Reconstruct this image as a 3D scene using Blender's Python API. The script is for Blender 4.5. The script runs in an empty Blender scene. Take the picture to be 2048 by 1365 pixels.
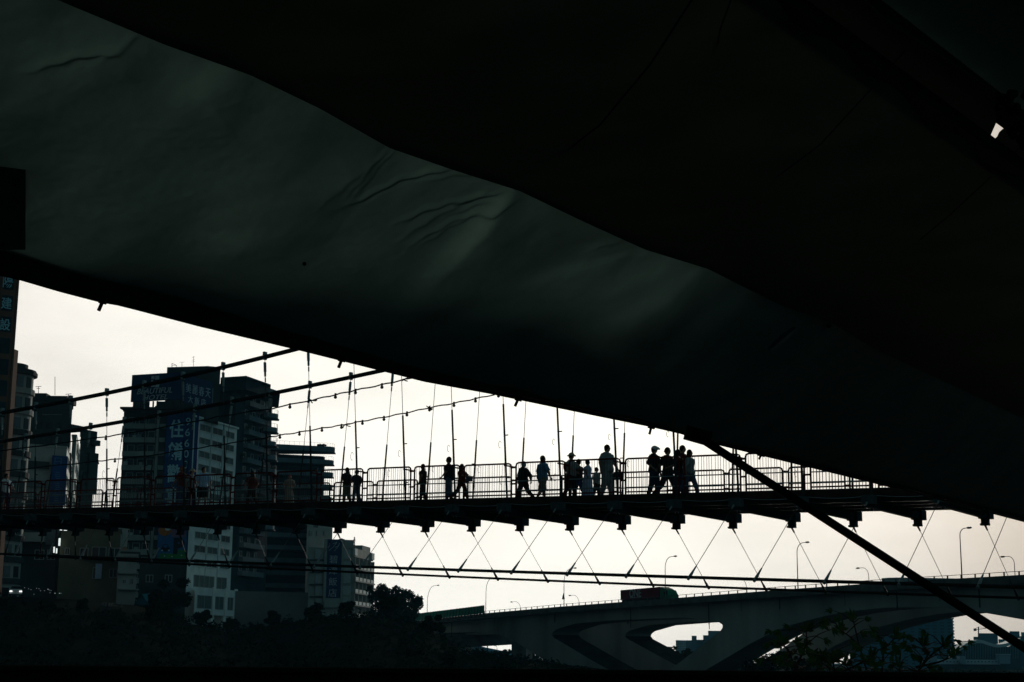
import bpy, bmesh, math, random
import numpy as np
from mathutils import Vector, Matrix, geometry
random.seed(7)
S = bpy.context.scene
C = S.collection
PI = math.pi
R_ = math.radians

# ---------------------------------------------------------------- camera
F = 3150.0                                   # focal length in pixels of the 2048 px wide photograph
TH = math.atan((1320 - 682.5) / F)           # pitch up
PH = R_(0.45)                                # slight roll
r0 = np.array([1, 0, 0.]); u0 = np.array([0, -math.sin(TH), math.cos(TH)]); FW = np.array([0, math.cos(TH), math.sin(TH)])
RT = math.cos(PH) * r0 + math.sin(PH) * u0
UP = -math.sin(PH) * r0 + math.cos(PH) * u0
cam = bpy.data.cameras.new('camera'); co = bpy.data.objects.new('camera', cam); C.objects.link(co)
cam.sensor_width = 36; cam.lens = 36 * F / 2048; cam.clip_start = 0.05; cam.clip_end = 30000
M = Matrix([[RT[i], UP[i], -FW[i], 0] for i in range(3)] + [[0, 0, 0, 1]])
co.matrix_world = M
S.camera = co

# ---------------------------------------------------------------- world, sun, exposure
S.render.engine = 'CYCLES'
S.view_settings.view_transform = 'Standard'; S.view_settings.look = 'None'
S.view_settings.exposure = 0; S.view_settings.gamma = 1
S.cycles.use_denoising = True
S.cycles.max_bounces = 6; S.cycles.diffuse_bounces = 2; S.cycles.glossy_bounces = 2
S.cycles.transmission_bounces = 4; S.cycles.transparent_max_bounces = 8; S.cycles.volume_bounces = 0
S.cycles.caustics_reflective = False; S.cycles.caustics_refractive = False
SUN_AZ = R_(17); SUN_EL = R_(12)             # azimuth measured from the view direction towards +X
w = bpy.data.worlds.new('World'); S.world = w; w.use_nodes = True
nt = w.node_tree; nd = nt.nodes; lk = nt.links; nd.clear()
def N(t, **k):
    n = nd.new(t)
    for a, b in k.items(): setattr(n, a, b)
    return n
out = N('ShaderNodeOutputWorld'); bg = N('ShaderNodeBackground'); lk.new(bg.outputs[0], out.inputs[0])
tc = N('ShaderNodeTexCoord')
sky = N('ShaderNodeTexSky', sky_type='NISHITA'); sky.sun_disc = False
sky.sun_elevation = SUN_EL; sky.sun_rotation = SUN_AZ; sky.dust_density = 4
# an overcast, lighter towards the low sun behind the town, heavy overhead and behind the viewer
dotn = N('ShaderNodeVectorMath', operation='DOT_PRODUCT'); lk.new(tc.outputs['Generated'], dotn.inputs[0])
v = Vector((-0.06, 0.985, 0.12)).normalized(); dotn.inputs[1].default_value = v
ramp = N('ShaderNodeValToRGB'); lk.new(dotn.outputs['Value'], ramp.inputs[0])
cr = ramp.color_ramp; cr.interpolation = 'EASE'
els = SKY_STOPS = [(0.0, (.0036, .0110, .0135)), (0.55, (.0056, .0165, .0195)), (0.85, (.030, .045, .046)), (0.925, (.66, .605, .54)), (0.968, (.965, .925, .85)), (0.994, (1.10, 1.07, .985))]
cr.elements[0].position = els[0][0]; cr.elements[0].color = (*els[0][1], 1)
cr.elements[1].position = els[-1][0]; cr.elements[1].color = (*els[-1][1], 1)
for p_, c_ in els[1:-1]:
    e = cr.elements.new(p_); e.color = (*c_, 1)
mp = N('ShaderNodeMapping'); mp.inputs['Scale'].default_value = (3, 3, 9); lk.new(tc.outputs['Generated'], mp.inputs[0])
ns = N('ShaderNodeTexNoise'); ns.inputs['Scale'].default_value = 1.6; ns.inputs['Detail'].default_value = 5; ns.inputs['Roughness'].default_value = .5
lk.new(mp.outputs[0], ns.inputs['Vector'])
mr = N('ShaderNodeMapRange'); mr.inputs[1].default_value = .3; mr.inputs[2].default_value = .62; mr.inputs[3].default_value = .89; mr.inputs[4].default_value = 1.10
lk.new(ns.outputs['Fac'], mr.inputs[0])
mul = N('ShaderNodeVectorMath', operation='SCALE'); lk.new(ramp.outputs[0], mul.inputs[0]); lk.new(mr.outputs[0], mul.inputs['Scale'])
sc_ = N('ShaderNodeVectorMath', operation='SCALE'); lk.new(sky.outputs[0], sc_.inputs[0]); sc_.inputs['Scale'].default_value = .0015
ad = N('ShaderNodeVectorMath', operation='ADD'); lk.new(mul.outputs[0], ad.inputs[0]); lk.new(sc_.outputs[0], ad.inputs[1])
# a broad teal break in the clouds on the right, behind the viewer
d2 = N('ShaderNodeVectorMath', operation='DOT_PRODUCT'); lk.new(tc.outputs['Generated'], d2.inputs[0]); d2.inputs[1].default_value = Vector((.86, -.46, .22)).normalized()
mx2 = N('ShaderNodeMath', operation='MAXIMUM'); lk.new(d2.outputs['Value'], mx2.inputs[0]); mx2.inputs[1].default_value = 0
pw2 = N('ShaderNodeMath', operation='POWER'); lk.new(mx2.outputs[0], pw2.inputs[0]); pw2.inputs[1].default_value = 3
s2 = N('ShaderNodeVectorMath', operation='SCALE'); s2.inputs[0].default_value = SIDE_SKY = (.066, .142, .160); lk.new(pw2.outputs[0], s2.inputs['Scale'])
ad2 = N('ShaderNodeVectorMath', operation='ADD'); lk.new(ad.outputs[0], ad2.inputs[0]); lk.new(s2.outputs[0], ad2.inputs[1])
# and a fainter one on the left
d3 = N('ShaderNodeVectorMath', operation='DOT_PRODUCT'); lk.new(tc.outputs['Generated'], d3.inputs[0]); d3.inputs[1].default_value = Vector((-.9, -.3, .2)).normalized()
mx3 = N('ShaderNodeMath', operation='MAXIMUM'); lk.new(d3.outputs['Value'], mx3.inputs[0]); mx3.inputs[1].default_value = 0
pw3 = N('ShaderNodeMath', operation='POWER'); lk.new(mx3.outputs[0], pw3.inputs[0]); pw3.inputs[1].default_value = 4
s3 = N('ShaderNodeVectorMath', operation='SCALE'); s3.inputs[0].default_value = (.034, .066, .066); lk.new(pw3.outputs[0], s3.inputs['Scale'])
ad3 = N('ShaderNodeVectorMath', operation='ADD'); lk.new(ad2.outputs[0], ad3.inputs[0]); lk.new(s3.outputs[0], ad3.inputs[1])
lk.new(ad3.outputs[0], bg.inputs[0]); bg.inputs[1].default_value = 1.0
sl = bpy.data.lights.new('sun', 'SUN'); so = bpy.data.objects.new('sun', sl); C.objects.link(so)
sl.energy = 1.6; sl.angle = R_(12); sl.color = (1, .93, .82)
sd = Vector((math.sin(SUN_AZ) * math.cos(SUN_EL), math.cos(SUN_AZ) * math.cos(SUN_EL), math.sin(SUN_EL)))
so.rotation_euler = sd.to_track_quat('Z', 'Y').to_euler()

# ---------------------------------------------------------------- measuring helpers (pixel of the photograph -> point of the place)
def ray(px, py): return FW * F + RT * (px - 1024) - UP * (py - 682.5)
def P(px, py, Y):
    d = ray(px, py); return Vector(d * (Y / d[1]))
def Pz(px, py, z):
    d = ray(px, py); return Vector(d * (z / d[2]))
def Pn(px, py, A, n):
    """meets the vertical plane through A with horizontal normal n"""
    d = ray(px, py); t = (A[0] * n[0] + A[1] * n[1]) / (d[0] * n[0] + d[1] * n[1]); return Vector(d * t)
def proj(p):
    p = np.array(p, float); return 1024 + F * (p @ RT) / (p @ FW), 682.5 - F * (p @ UP) / (p @ FW)

# ---------------------------------------------------------------- materials
def mat(name, col, rough=.8, var=.15, scale=3, bump=0, metal=0, spec=.05, emit=None, detail=4, stretch=None):
    m = bpy.data.materials.new(name); m.use_nodes = True
    t = m.node_tree; b = t.nodes['Principled BSDF']
    b.inputs['Roughness'].default_value = rough; b.inputs['Metallic'].default_value = metal
    b.inputs['Specular IOR Level'].default_value = spec
    tx = t.nodes.new('ShaderNodeTexCoord'); n = t.nodes.new('ShaderNodeTexNoise')
    n.inputs['Scale'].default_value = scale; n.inputs['Detail'].default_value = detail
    if stretch:
        q = t.nodes.new('ShaderNodeMapping'); q.inputs['Scale'].default_value = stretch
        t.links.new(tx.outputs['Object'], q.inputs[0]); t.links.new(q.outputs[0], n.inputs['Vector'])
    else: t.links.new(tx.outputs['Object'], n.inputs['Vector'])
    r = t.nodes.new('ShaderNodeMapRange'); r.inputs[1].default_value = .3; r.inputs[2].default_value = .7
    r.inputs[3].default_value = 1 - var; r.inputs[4].default_value = 1 + var
    t.links.new(n.outputs['Fac'], r.inputs[0])
    s = t.nodes.new('ShaderNodeVectorMath'); s.operation = 'SCALE'; s.inputs[0].default_value = col
    t.links.new(r.outputs[0], s.inputs['Scale']); t.links.new(s.outputs[0], b.inputs['Base Color'])
    if bump:
        u = t.nodes.new('ShaderNodeBump'); u.inputs['Strength'].default_value = bump; u.inputs['Distance'].default_value = .05
        t.links.new(n.outputs['Fac'], u.inputs['Height']); t.links.new(u.outputs[0], b.inputs['Normal'])
    if emit:
        b.inputs['Emission Color'].default_value = (*emit[:3], 1); b.inputs['Emission Strength'].default_value = emit[3]
    return m

def tarp_mat(name, col, trans, tcol, rough=.45, bump=.4, sc=9):
    m = mat(name, col, rough, .18, sc, bump, spec=.25, detail=8)
    t = m.node_tree; b = t.nodes['Principled BSDF']; o = t.nodes['Material Output']
    tr = t.nodes.new('ShaderNodeBsdfTranslucent')
    tx = [n for n in t.nodes if n.type == 'TEX_COORD'][0]; mpg = t.nodes.new('ShaderNodeMapping'); mpg.inputs['Scale'].default_value = (1.2, 3.0, 1.5); mpg.inputs['Rotation'].default_value = (0, 0, .5)
    n2 = t.nodes.new('ShaderNodeTexNoise'); n2.inputs['Scale'].default_value = 1.6; n2.inputs['Detail'].default_value = 9; n2.inputs['Roughness'].default_value = .62
    t.links.new(tx.outputs['Object'], mpg.inputs[0]); t.links.new(mpg.outputs[0], n2.inputs['Vector'])
    r2 = t.nodes.new('ShaderNodeMapRange'); r2.inputs[1].default_value = .3; r2.inputs[2].default_value = .68; r2.inputs[3].default_value = .82; r2.inputs[4].default_value = 1.16; t.links.new(n2.outputs['Fac'], r2.inputs[0])
    sv = t.nodes.new('ShaderNodeVectorMath'); sv.operation = 'SCALE'; sv.inputs[0].default_value = tcol; t.links.new(r2.outputs[0], sv.inputs['Scale']); t.links.new(sv.outputs[0], tr.inputs[0])
    mx = t.nodes.new('ShaderNodeMixShader'); mx.inputs[0].default_value = trans
    t.links.new(b.outputs[0], mx.inputs[1]); t.links.new(tr.outputs[0], mx.inputs[2]); t.links.new(mx.outputs[0], o.inputs[0])
    return m

MT = dict(
 steel=mat('dark_steel', (.045, .05, .05), .6, .3, 4, .1, metal=.3),
 galv=mat('galvanised_steel', (.30, .34, .34), .6, .2, 6, metal=.35),
 blockg=mat('beam_end_paint', (.075, .10, .105), .9, .25, 5),
 bars=mat('baluster_paint', (.09, .10, .10), 1, .2, 6, spec=0),
 red=mat('maroon_paint', (.16, .022, .018), .8, .25, 8),
 pale=mat('pale_pipe_paint', (.27, .31, .31), .55, .15, 6),
 cable=mat('sheathed_cable', (.03, .03, .03), .75, .3, 12),
 wire=mat('steel_wire', (.07, .08, .08), .6, .2, 9),
 fascia=mat('deck_fascia', (.06, .03, .028), .8, .4, 2, .2),
 concrete=mat('bridge_concrete', (.36, .41, .40), 1, .3, .12, .3, stretch=(1, 1, .35)),
 concrete2=mat('deck_concrete', (.13, .14, .135), .85, .3, .5, .2),
 rail=mat('guard_rail', (.12, .12, .12), .6, .1, 3),
 green=mat('green_panel', (.05, .36, .24), .6, .25, 1.2),
 lamp=mat('lamp_metal', (.22, .24, .24), .5, .1, 3, metal=.2),
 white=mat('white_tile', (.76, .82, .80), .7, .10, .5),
 grey=mat('grey_render', (.34, .36, .34), .85, .25, .25, .1),
 dgrey=mat('dark_render', (.055, .068, .07), .85, .3, .2, .1),
 dblue=mat('slate_cladding', (.028, .05, .058), .75, .3, .2),
 brown=mat('brown_tile', (.20, .10, .065), .75, .25, .4),
 olive=mat('olive_render', (.15, .16, .11), .9, .3, .3, .1),
 balc=mat('balcony_paint', (.30, .33, .31), .8, .2, .3),
 balb=mat('balcony_slate', (.14, .19, .21), .8, .2, .3),
 glass=mat('window_glass', (.025, .035, .04), .12, .2, 1, spec=.6),
 curtain=mat('curtained_glass', (.12, .16, .16), .35, .35, 1.4, stretch=(6, 6, .3)),
 frame=mat('window_frame', (.40, .43, .42), .6, .1, 2),
 banner=mat('blue_banner', (.020, .07, .22), .6, .15, .5),
 bletter=mat('banner_lettering', (.45, .72, .80), .7, .1, 1),
 sign=mat('navy_sign', (.018, .045, .11), .6, .15, .6),
 letter=mat('sign_lettering', (.48, .53, .55), .7, .2, 2),
 orange=mat('poster_orange', (.42, .14, .03), .7, .1, 1),
 purple=mat('poster_mauve', (.20, .12, .19), .7, .1, 1),
 pblue=mat('poster_blue', (.03, .13, .32), .7, .1, 1),
 pgreen=mat('poster_green', (.03, .22, .06), .7, .2, 1),
 pdark=mat('poster_black', (.015, .015, .02), .7, .1, 1),
 pwhite=mat('poster_white', (.6, .66, .66), .7, .1, 1),
 bark=mat('bark', (.06, .045, .035), .9, .3, 6, .3),
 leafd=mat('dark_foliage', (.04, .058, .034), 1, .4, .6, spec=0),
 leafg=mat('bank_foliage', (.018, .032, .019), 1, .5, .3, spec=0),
 leafn=mat('young_leaf', (.055, .105, .035), .8, .3, 20),
 soil=mat('bank_soil', (.02, .024, .02), 1, .4, .1, .5, spec=0),
 water=mat('river_water', (.02, .03, .03), .25, .2, .05, .3, spec=.4),
 land=mat('land', (.035, .04, .032), 1, .3, .01, spec=0),
 shade_joint=mat('shaded_top_joint_concrete', (.035, .045, .04), 1, .4, .3, .2, spec=0),  # shade painted on the girder tops; also the dark joint colour
 terrace=mat('terrace_paving', (.06, .06, .06), .8, .3, 2, .2),
 wallc=mat('parapet_concrete', (.012, .012, .012), 1, .3, 5, .3, spec=0),
 retain=mat('retaining_concrete', (.12, .14, .14), .9, .35, .1, .3),
 banner_faded=mat('worn_lettering', (.10, .22, .34), .8, .3, 1),
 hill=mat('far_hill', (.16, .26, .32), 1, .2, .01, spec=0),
 city=mat('hazed_slate', (.05, .17, .24), .8, .2, .03),  # distance haze is lightened into the three far wall colours
 cityp=mat('hazed_pale', (.6, .72, .74), .8, .15, .05),
 citym=mat('hazed_grey', (.26, .40, .46), .8, .2, .05),
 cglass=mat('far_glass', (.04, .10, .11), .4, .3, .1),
 contain=mat('red_container', (.24, .03, .05), .7, .2, .7),
 cabg=mat('green_cab', (.02, .21, .115), .6, .15, 2),
 tyre=mat('rubber', (.02, .02, .02), .9, .1, 5),
 carw=mat('silver_car_paint', (.55, .58, .58), .3, .05, 2, spec=.5),
 headl=mat('lit_headlamp', (.9, .9, .9), .3, 0, 1, emit=(1, .98, .92, 1.6)),
 smalll=mat('small_lit_bulb', (.9, .9, .9), .3, 0, 1, emit=(.85, .95, 1, .28)),
 shopl=mat('lit_shop_tube', (.9, .9, .9), .3, 0, 1, emit=(.92, 1, .96, .9)),
 tealc=mat('teal_tarpaulin', (.02, .11, .15), 1, .2, 1, spec=0),
 bulb=mat('dull_bulb', (.06, .06, .06), .4, .1, 9),
 speaker=mat('speaker_cloth', (.03, .03, .028), 1, .3, 30, .2, spec=0),
 beam=mat('blackened_beam', (.010, .010, .010), .85, .3, 8, .2, spec=.1),
 pole=mat('black_pole', (.008, .008, .008), .8, .2, 10, spec=.1),
 rag=mat('dark_rag', (.018, .02, .018), .95, .4, 14, .5),
 skin=mat('skin', (.36, .22, .16), .6, .08, 8),
 hairb=mat('black_hair', (.012, .010, .010), .6, .3, 30),
 hairr=mat('reddish_hair', (.28, .07, .06), .6, .3, 30),
 black=mat('black_cloth', (.02, .02, .022), .9, .3, 8),
 navy=mat('navy_cloth', (.03, .05, .10), .9, .3, 8),
 blue=mat('blue_cloth', (.10, .26, .42), .9, .2, 8),
 lblue=mat('pale_blue_cloth', (.42, .58, .78), .9, .15, 8),
 wcloth=mat('white_cloth', (.68, .72, .74), .9, .12, 8),
 gcloth=mat('grey_cloth', (.25, .29, .29), .9, .2, 8),
 khaki=mat('khaki_cloth', (.20, .21, .15), .9, .2, 8),
 beige=mat('beige_cloth', (.34, .31, .25), .9, .2, 8),
 rcloth=mat('red_cloth', (.13, .02, .02), .9, .25, 8),
 jean=mat('denim', (.07, .12, .20), .9, .2, 10),
 straw=mat('straw', (.46, .38, .26), .9, .2, 20),
 shoe=mat('shoe_leather', (.03, .028, .026), .6, .2, 10),
)
MT['tarp1'] = tarp_mat('grey_green_tarp', (.10, .145, .14), .5, (.33, .43, .40), rough=.8, bump=.25, sc=5)
MT['tarp2'] = tarp_mat('dark_tarp', (.085, .105, .085), .3, (.22, .27, .21), rough=1, bump=.2, sc=3)
MT['tarp3'] = tarp_mat('teal_sheet', (.06, .11, .10), .35, (.13, .26, .24), rough=.9, bump=.1)

# ---------------------------------------------------------------- object helpers
def tag(o, label=None, cat=None, group=None, kind=None):
    if label: o['label'] = label
    if cat: o['category'] = cat
    if group: o['group'] = group
    if kind: o['kind'] = kind
    return o
def empty(name, loc=(0, 0, 0), rz=0, parent=None):
    o = bpy.data.objects.new(name, None); C.objects.link(o); o.location = loc; o.rotation_euler = (0, 0, rz)
    o.empty_display_size = .2
    if parent: o.parent = parent
    return o
class MB:
    def __init__(s): s.v = []; s.f = []
    def add(s, vs, fs):
        b = len(s.v); s.v += [tuple(x) for x in vs]; s.f += [tuple(i + b for i in f) for f in fs]; return s
    def hexa(s, b, t):        # four bottom points, four top points
        return s.add(list(b) + list(t), [(3, 2, 1, 0), (4, 5, 6, 7), (0, 1, 5, 4), (1, 2, 6, 5), (2, 3, 7, 6), (3, 0, 4, 7)])
    def box(s, x0, x1, y0, y1, z0, z1):
        return s.hexa([(x0, y0, z0), (x1, y0, z0), (x1, y1, z0), (x0, y1, z0)], [(x0, y0, z1), (x1, y0, z1), (x1, y1, z1), (x0, y1, z1)])
    def obox(s, c, ax, ay, az):    # centre and three half-axis vectors
        c, ax, ay, az = map(Vector, (c, ax, ay, az))
        return s.hexa([c - ax - ay - az, c + ax - ay - az, c + ax + ay - az, c - ax + ay - az], [c - ax - ay + az, c + ax - ay + az, c + ax + ay + az, c - ax + ay + az])
    def prism(s, plan, z0, z1):
        n = len(plan); vs = [(p[0], p[1], z0) for p in plan] + [(p[0], p[1], z1) for p in plan]
        return s.add(vs, [tuple(range(n))[::-1], tuple(range(n, 2 * n))] + [(i, (i + 1) % n, n + (i + 1) % n, n + i) for i in range(n)])
    def tube(s, pts, r, n=6, cap=True):
        pts = [Vector(p) for p in pts]; rs = r if isinstance(r, (list, tuple)) else [r] * len(pts)
        vs = []; prev = None
        for i, p in enumerate(pts):
            d = (pts[min(i + 1, len(pts) - 1)] - pts[max(i - 1, 0)])
            d = d.normalized() if d.length > 1e-9 else Vector((0, 0, 1))
            if prev is None:
                a = d.orthogonal().normalized()
            else:
                a = (prev - d * prev.dot(d)); a = a.normalized() if a.length > 1e-6 else d.orthogonal().normalized()
            prev = a; b = d.cross(a)
            for k in range(n):
                t = 2 * PI * k / n; vs.append(p + (a * math.cos(t) + b * math.sin(t)) * rs[i])
        fs = [(i * n + k, i * n + (k + 1) % n, (i + 1) * n + (k + 1) % n, (i + 1) * n + k) for i in range(len(pts) - 1) for k in range(n)]
        if cap: fs += [tuple(range(n))[::-1], tuple(range((len(pts) - 1) * n, len(pts) * n))]
        return s.add(vs, fs)
    def ball(s, c, rx, ry=None, rz=None, n=8, m=6, axes=None):
        ry = ry or rx; rz = rz or rx; c = Vector(c)
        ax = axes or (Vector((1, 0, 0)), Vector((0, 1, 0)), Vector((0, 0, 1)))
        vs = [c + ax[2] * rz]; 
        for j in range(1, m):
            t = PI * j / m
            for k in range(n):
                q = 2 * PI * k / n
                vs.append(c + ax[0] * (rx * math.sin(t) * math.cos(q)) + ax[1] * (ry * math.sin(t) * math.sin(q)) + ax[2] * (rz * math.cos(t)))
        vs.append(c - ax[2] * rz)
        fs = [(0, 1 + k, 1 + (k + 1) % n) for k in range(n)]
        for j in range(m - 2): fs += [(1 + j * n + k, 1 + (j + 1) * n + k, 1 + (j + 1) * n + (k + 1) % n, 1 + j * n + (k + 1) % n) for k in range(n)]
        L = len(vs) - 1; fs += [(L, L - n + (k + 1) % n, L - n + k) for k in range(n)]
        return s.add(vs, fs)
    def mesh(s, name):
        me = bpy.data.meshes.new(name); me.from_pydata(s.v, [], s.f); me.update(); return me
    def build(s, name, m, parent=None, smooth=False, local=None):
        me = s.mesh(name); o = bpy.data.objects.new(name, me); C.objects.link(o)
        me.materials.append(MT[m] if isinstance(m, str) else m)
        if smooth: me.shade_smooth()
        if parent:
            o.parent = parent
            if local is None:      # vertices were given in world space
                me.transform(Matrix.Translation(-parent_loc(parent)))
        return o
_loc = {}
def parent_loc(p):
    L = Vector((0, 0, 0))
    while p is not None: L += p.location; p = p.parent
    return L
def wb(mb, name, m, parent=None, **k): return mb.build(name, m, parent, **k)

def remeshed(mb, voxel, extra=None, smooth=True):
    """one continuous surface from overlapping limbs"""
    me = mb.mesh('tmp'); o = bpy.data.objects.new('tmp', me); C.objects.link(o)
    md = o.modifiers.new('r', 'REMESH'); md.mode = 'VOXEL'; md.voxel_size = voxel
    sm = o.modifiers.new('s', 'SMOOTH'); sm.iterations = 2; sm.factor = .5
    dg = bpy.context.evaluated_depsgraph_get(); dg.update()
    res = bpy.data.meshes.new_from_object(o.evaluated_get(dg))
    bpy.data.objects.remove(o); bpy.data.meshes.remove(me)
    if extra:
        b = bmesh.new(); b.from_mesh(res); em = extra.mesh('e'); b.from_mesh(em); b.to_mesh(res); b.free(); bpy.data.meshes.remove(em)
    if smooth: res.shade_smooth()
    return res
def link_mesh(name, me, m, parent=None):
    o = bpy.data.objects.new(name, me); C.objects.link(o); me.materials.clear(); me.materials.append(MT[m])
    if parent: o.parent = parent
    return o
def copy_tree(o, parent=None):
    c = o.copy(); C.objects.link(c); c.parent = parent
    for ch in o.children: copy_tree(ch, c)
    return c
def text_mesh(s, size=1, depth=.02, bold=0.0, shear=0, space=1):
    cu = bpy.data.curves.new('t', 'FONT'); cu.body = s; cu.size = size; cu.extrude = depth; cu.offset = bold; cu.shear = shear
    cu.align_x = 'CENTER'; cu.align_y = 'CENTER'; cu.resolution_u = 3; cu.space_character = space
    o = bpy.data.objects.new('t', cu); C.objects.link(o)
    dg = bpy.context.evaluated_depsgraph_get(); dg.update()
    me = bpy.data.meshes.new_from_object(o.evaluated_get(dg)); bpy.data.objects.remove(o); bpy.data.curves.remove(cu)
    return me
def put_text(s, centre, u, size, m, parent, depth=.02, bold=0, shear=0, w=None, h=None, up=Vector((0, 0, 1)), name='lettering', space=1):
    """u: horizontal direction of reading, text plane contains u and up"""
    me = text_mesh(s, size, depth, bold, shear, space)
    xs = [v.co.x for v in me.vertices]; ys = [v.co.y for v in me.vertices]
    if not xs: return None
    cx, cy = (min(xs) + max(xs)) / 2, (min(ys) + max(ys)) / 2
    sx = w / (max(xs) - min(xs)) if w else 1; sy = h / (max(ys) - min(ys)) if h else (sx if w else 1)
    if not w: sx = sy
    u = Vector(u).normalized(); nn = u.cross(up).normalized()
    Mx = Matrix([[u[i] * sx, up[i] * sy, nn[i], centre[i]] for i in range(3)] + [[0, 0, 0, 1]]) @ Matrix.Translation((-cx, -cy, 0))
    me.transform(Mx)
    if parent: me.transform(Matrix.Translation(-parent_loc(parent)))
    return link_mesh(name, me, m, parent)
# ================================================================ SETTING: ground, river, bank, street
def struct(o): o['kind'] = 'structure'; return o
m_ = MB(); m_.add([(-9000, -300, -9.2), (9000, -300, -9.2), (9000, 16000, -9.2), (-9000, 16000, -9.2)], [(0, 1, 2, 3)])
struct(m_.build('ground', 'land'))
m_ = MB(); m_.add([(-400, 16, -8), (1500, 16, -8), (1500, 520, -8), (-400, 520, -8)], [(0, 1, 2, 3)]); struct(m_.build('river', 'water'))
m_ = MB(); m_.box(-14, 22, -14, 15, -9.1, -1.6); struct(m_.build('terrace', 'terrace'))
# far embankment under the city
m_ = MB()
pts = [(x, 520 + 18 * math.sin(x * .006)) for x in range(-400, 1600, 60)]
vs = []
for x, y in pts: vs += [(x, y, -9.1), (x, y + 26, -2.6 + .5 * math.sin(x * .05)), (x, y + 120, -2.8), (x, y + 1600, -3.0)]
fs = [(i * 4 + k, i * 4 + k + 4, i * 4 + k + 5, i * 4 + k + 1) for i in range(len(pts) - 1) for k in range(3)]
m_.add(vs, fs); struct(m_.build('embankment', 'land'))
# near bank with the street shelf (left side of the river)
TOP = [(-600, 1188), (0, 1193), (140, 1199), (270, 1212), (385, 1250), (470, 1262), (620, 1240), (740, 1234), (850, 1252), (930, 1308), (1030, 1319), (1120, 1337), (1240, 1356)]
def bank_z(px):
    ys = np.interp(px, [t[0] for t in TOP], [t[1] for t in TOP]); return float(P(px, float(ys), 222).z)
vs = []; cols = [-600 + 20 * i for i in range(93)]; rows = [(70, 0.), (110, .10), (150, .32), (178, .58), (205, .84), (222, 1.), (262, 1.), (300, 1.0), (420, 1.05), (560, 1.05)]
rb = random.Random(3)
for px in cols:
    z = bank_z(px); base = -8.6
    for j, (Y, k) in enumerate(rows):
        p = P(px, 1300, Y); jit = rb.uniform(-1, 1) * (.7 if 0 < j < 5 else .05)
        vs.append((p.x, Y + jit, base + (z - base) * k + jit * .8))
nr = len(rows)
fs = [(i * nr + j, (i + 1) * nr + j, (i + 1) * nr + j + 1, i * nr + j + 1) for i in range(len(cols) - 1) for j in range(nr - 1)]
m_ = MB(); m_.add(vs, fs); struct(m_.build('riverbank', 'soil', smooth=True))
def on_bank(px, Y): 
    z = bank_z(px); k = float(np.interp(Y, [r[0] for r in rows], [r[1] for r in rows])); return Vector((P(px, 1300, Y).x, Y, -8.6 + (z + 8.6) * k))
# low parapet right in front of the viewer
m_ = MB(); m_.box(-9, 14, 6.0, 6.3, -1.6, -.052); m_.box(-9, 14, 5.95, 6.35, -.05, -.035)
tag(m_.build('parapet_wall', 'wallc'), 'low black concrete parapet running along the bottom edge, in front of the river', 'wall')

# ================================================================ FOOTBRIDGE (suspension bridge)
BX, BY, BDX, BDY = -23.643, 74.2, 1.9777, -1.2564
PL = math.hypot(BDX, BDY); BD = Vector((BDX / PL, BDY / PL, 0)); BV = Vector((-BD.y, BD.x, 0))   # along, and across (away from viewer)
if BV.y < 0: BV = -BV
def bz(n): return 6.7023 - .0663 * n + .0002 * n * n
def B(n, w=0, h=0): return Vector((BX + n * BDX, BY + n * BDY, bz(n) + h)) + BV * w
def cross(n, px, py):
    p = Pn(px, py, B(n), BD); q = p - B(n); return q.dot(BV), p.z - bz(n)
Wd = 3.75
sb = empty('suspension_footbridge', B(10)); N0, N1 = -4, 24
tag(sb, 'slender suspension footbridge crowded with walkers, crossing high above the river', 'bridge')
# deck slab, stringers, edge fascia
def strip(ws, n0, n1, h0, h1, step=1):
    mb = MB(); ns = list(np.arange(n0, n1 + .01, step)); vs = []
    for n in ns: vs += [B(n, ws[0], h0), B(n, ws[1], h0), B(n, ws[1], h1), B(n, ws[0], h1)]
    k = len(ns); fs = [(0, 1, 2, 3), tuple(4 * (k - 1) + q for q in (3, 2, 1, 0))]
    for i in range(k - 1):
        for q in range(4): fs.append((4 * i + q, 4 * i + 4 + q, 4 * i + 4 + (q + 1) % 4, 4 * i + (q + 1) % 4))
    return mb.add(vs, fs)
wb(strip((-.12, Wd + .15), N0, N1, -.13, -.02), 'deck', 'dgrey', sb)
for w0 in (-.20, Wd + .15): wb(strip((w0 - .0, w0 + .08), N0, N1, -.24, .03), 'edge_fascia', 'fascia', sb)
for w0 in (.15, 1.3, 2.5, 3.55): strip((w0, w0 + .12), N0, N1, -.40, -.132).build('stringer', 'steel', sb)
for n in range(N0, N1 + 1):
    b = MB(); c = B(n, 1.85, -.53)
    b.obox(c, BV * 2.6, BD * .10, Vector((0, 0, .125)))
    b.obox(B(n, 4.35, -.50), BV * .26, BD * .20, Vector((0, 0, .165)))
    b.obox(B(n, 4.25, -.765), BV * .12, BD * .12, Vector((0, 0, .11)))
    b.obox(B(n, 4.2, -.865), BV * .13, BD * .14, Vector((0, 0, .035)))
    cb = wb(b, 'crossbeam', 'dblue', sb)
    wb(MB().obox(B(n, -.64, -.40), BV * .20, BD * .20, Vector((0, 0, .15))), 'end_block', 'blockg', cb)
    wb(MB().tube([B(n, -.55, -.3), B(n + .035, -.45, -.72)], .02, 4).tube([B(n, -.55, -.3), B(n - .02, -.45, -.72)], .02, 4), 'bracing', 'galv', cb)
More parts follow.
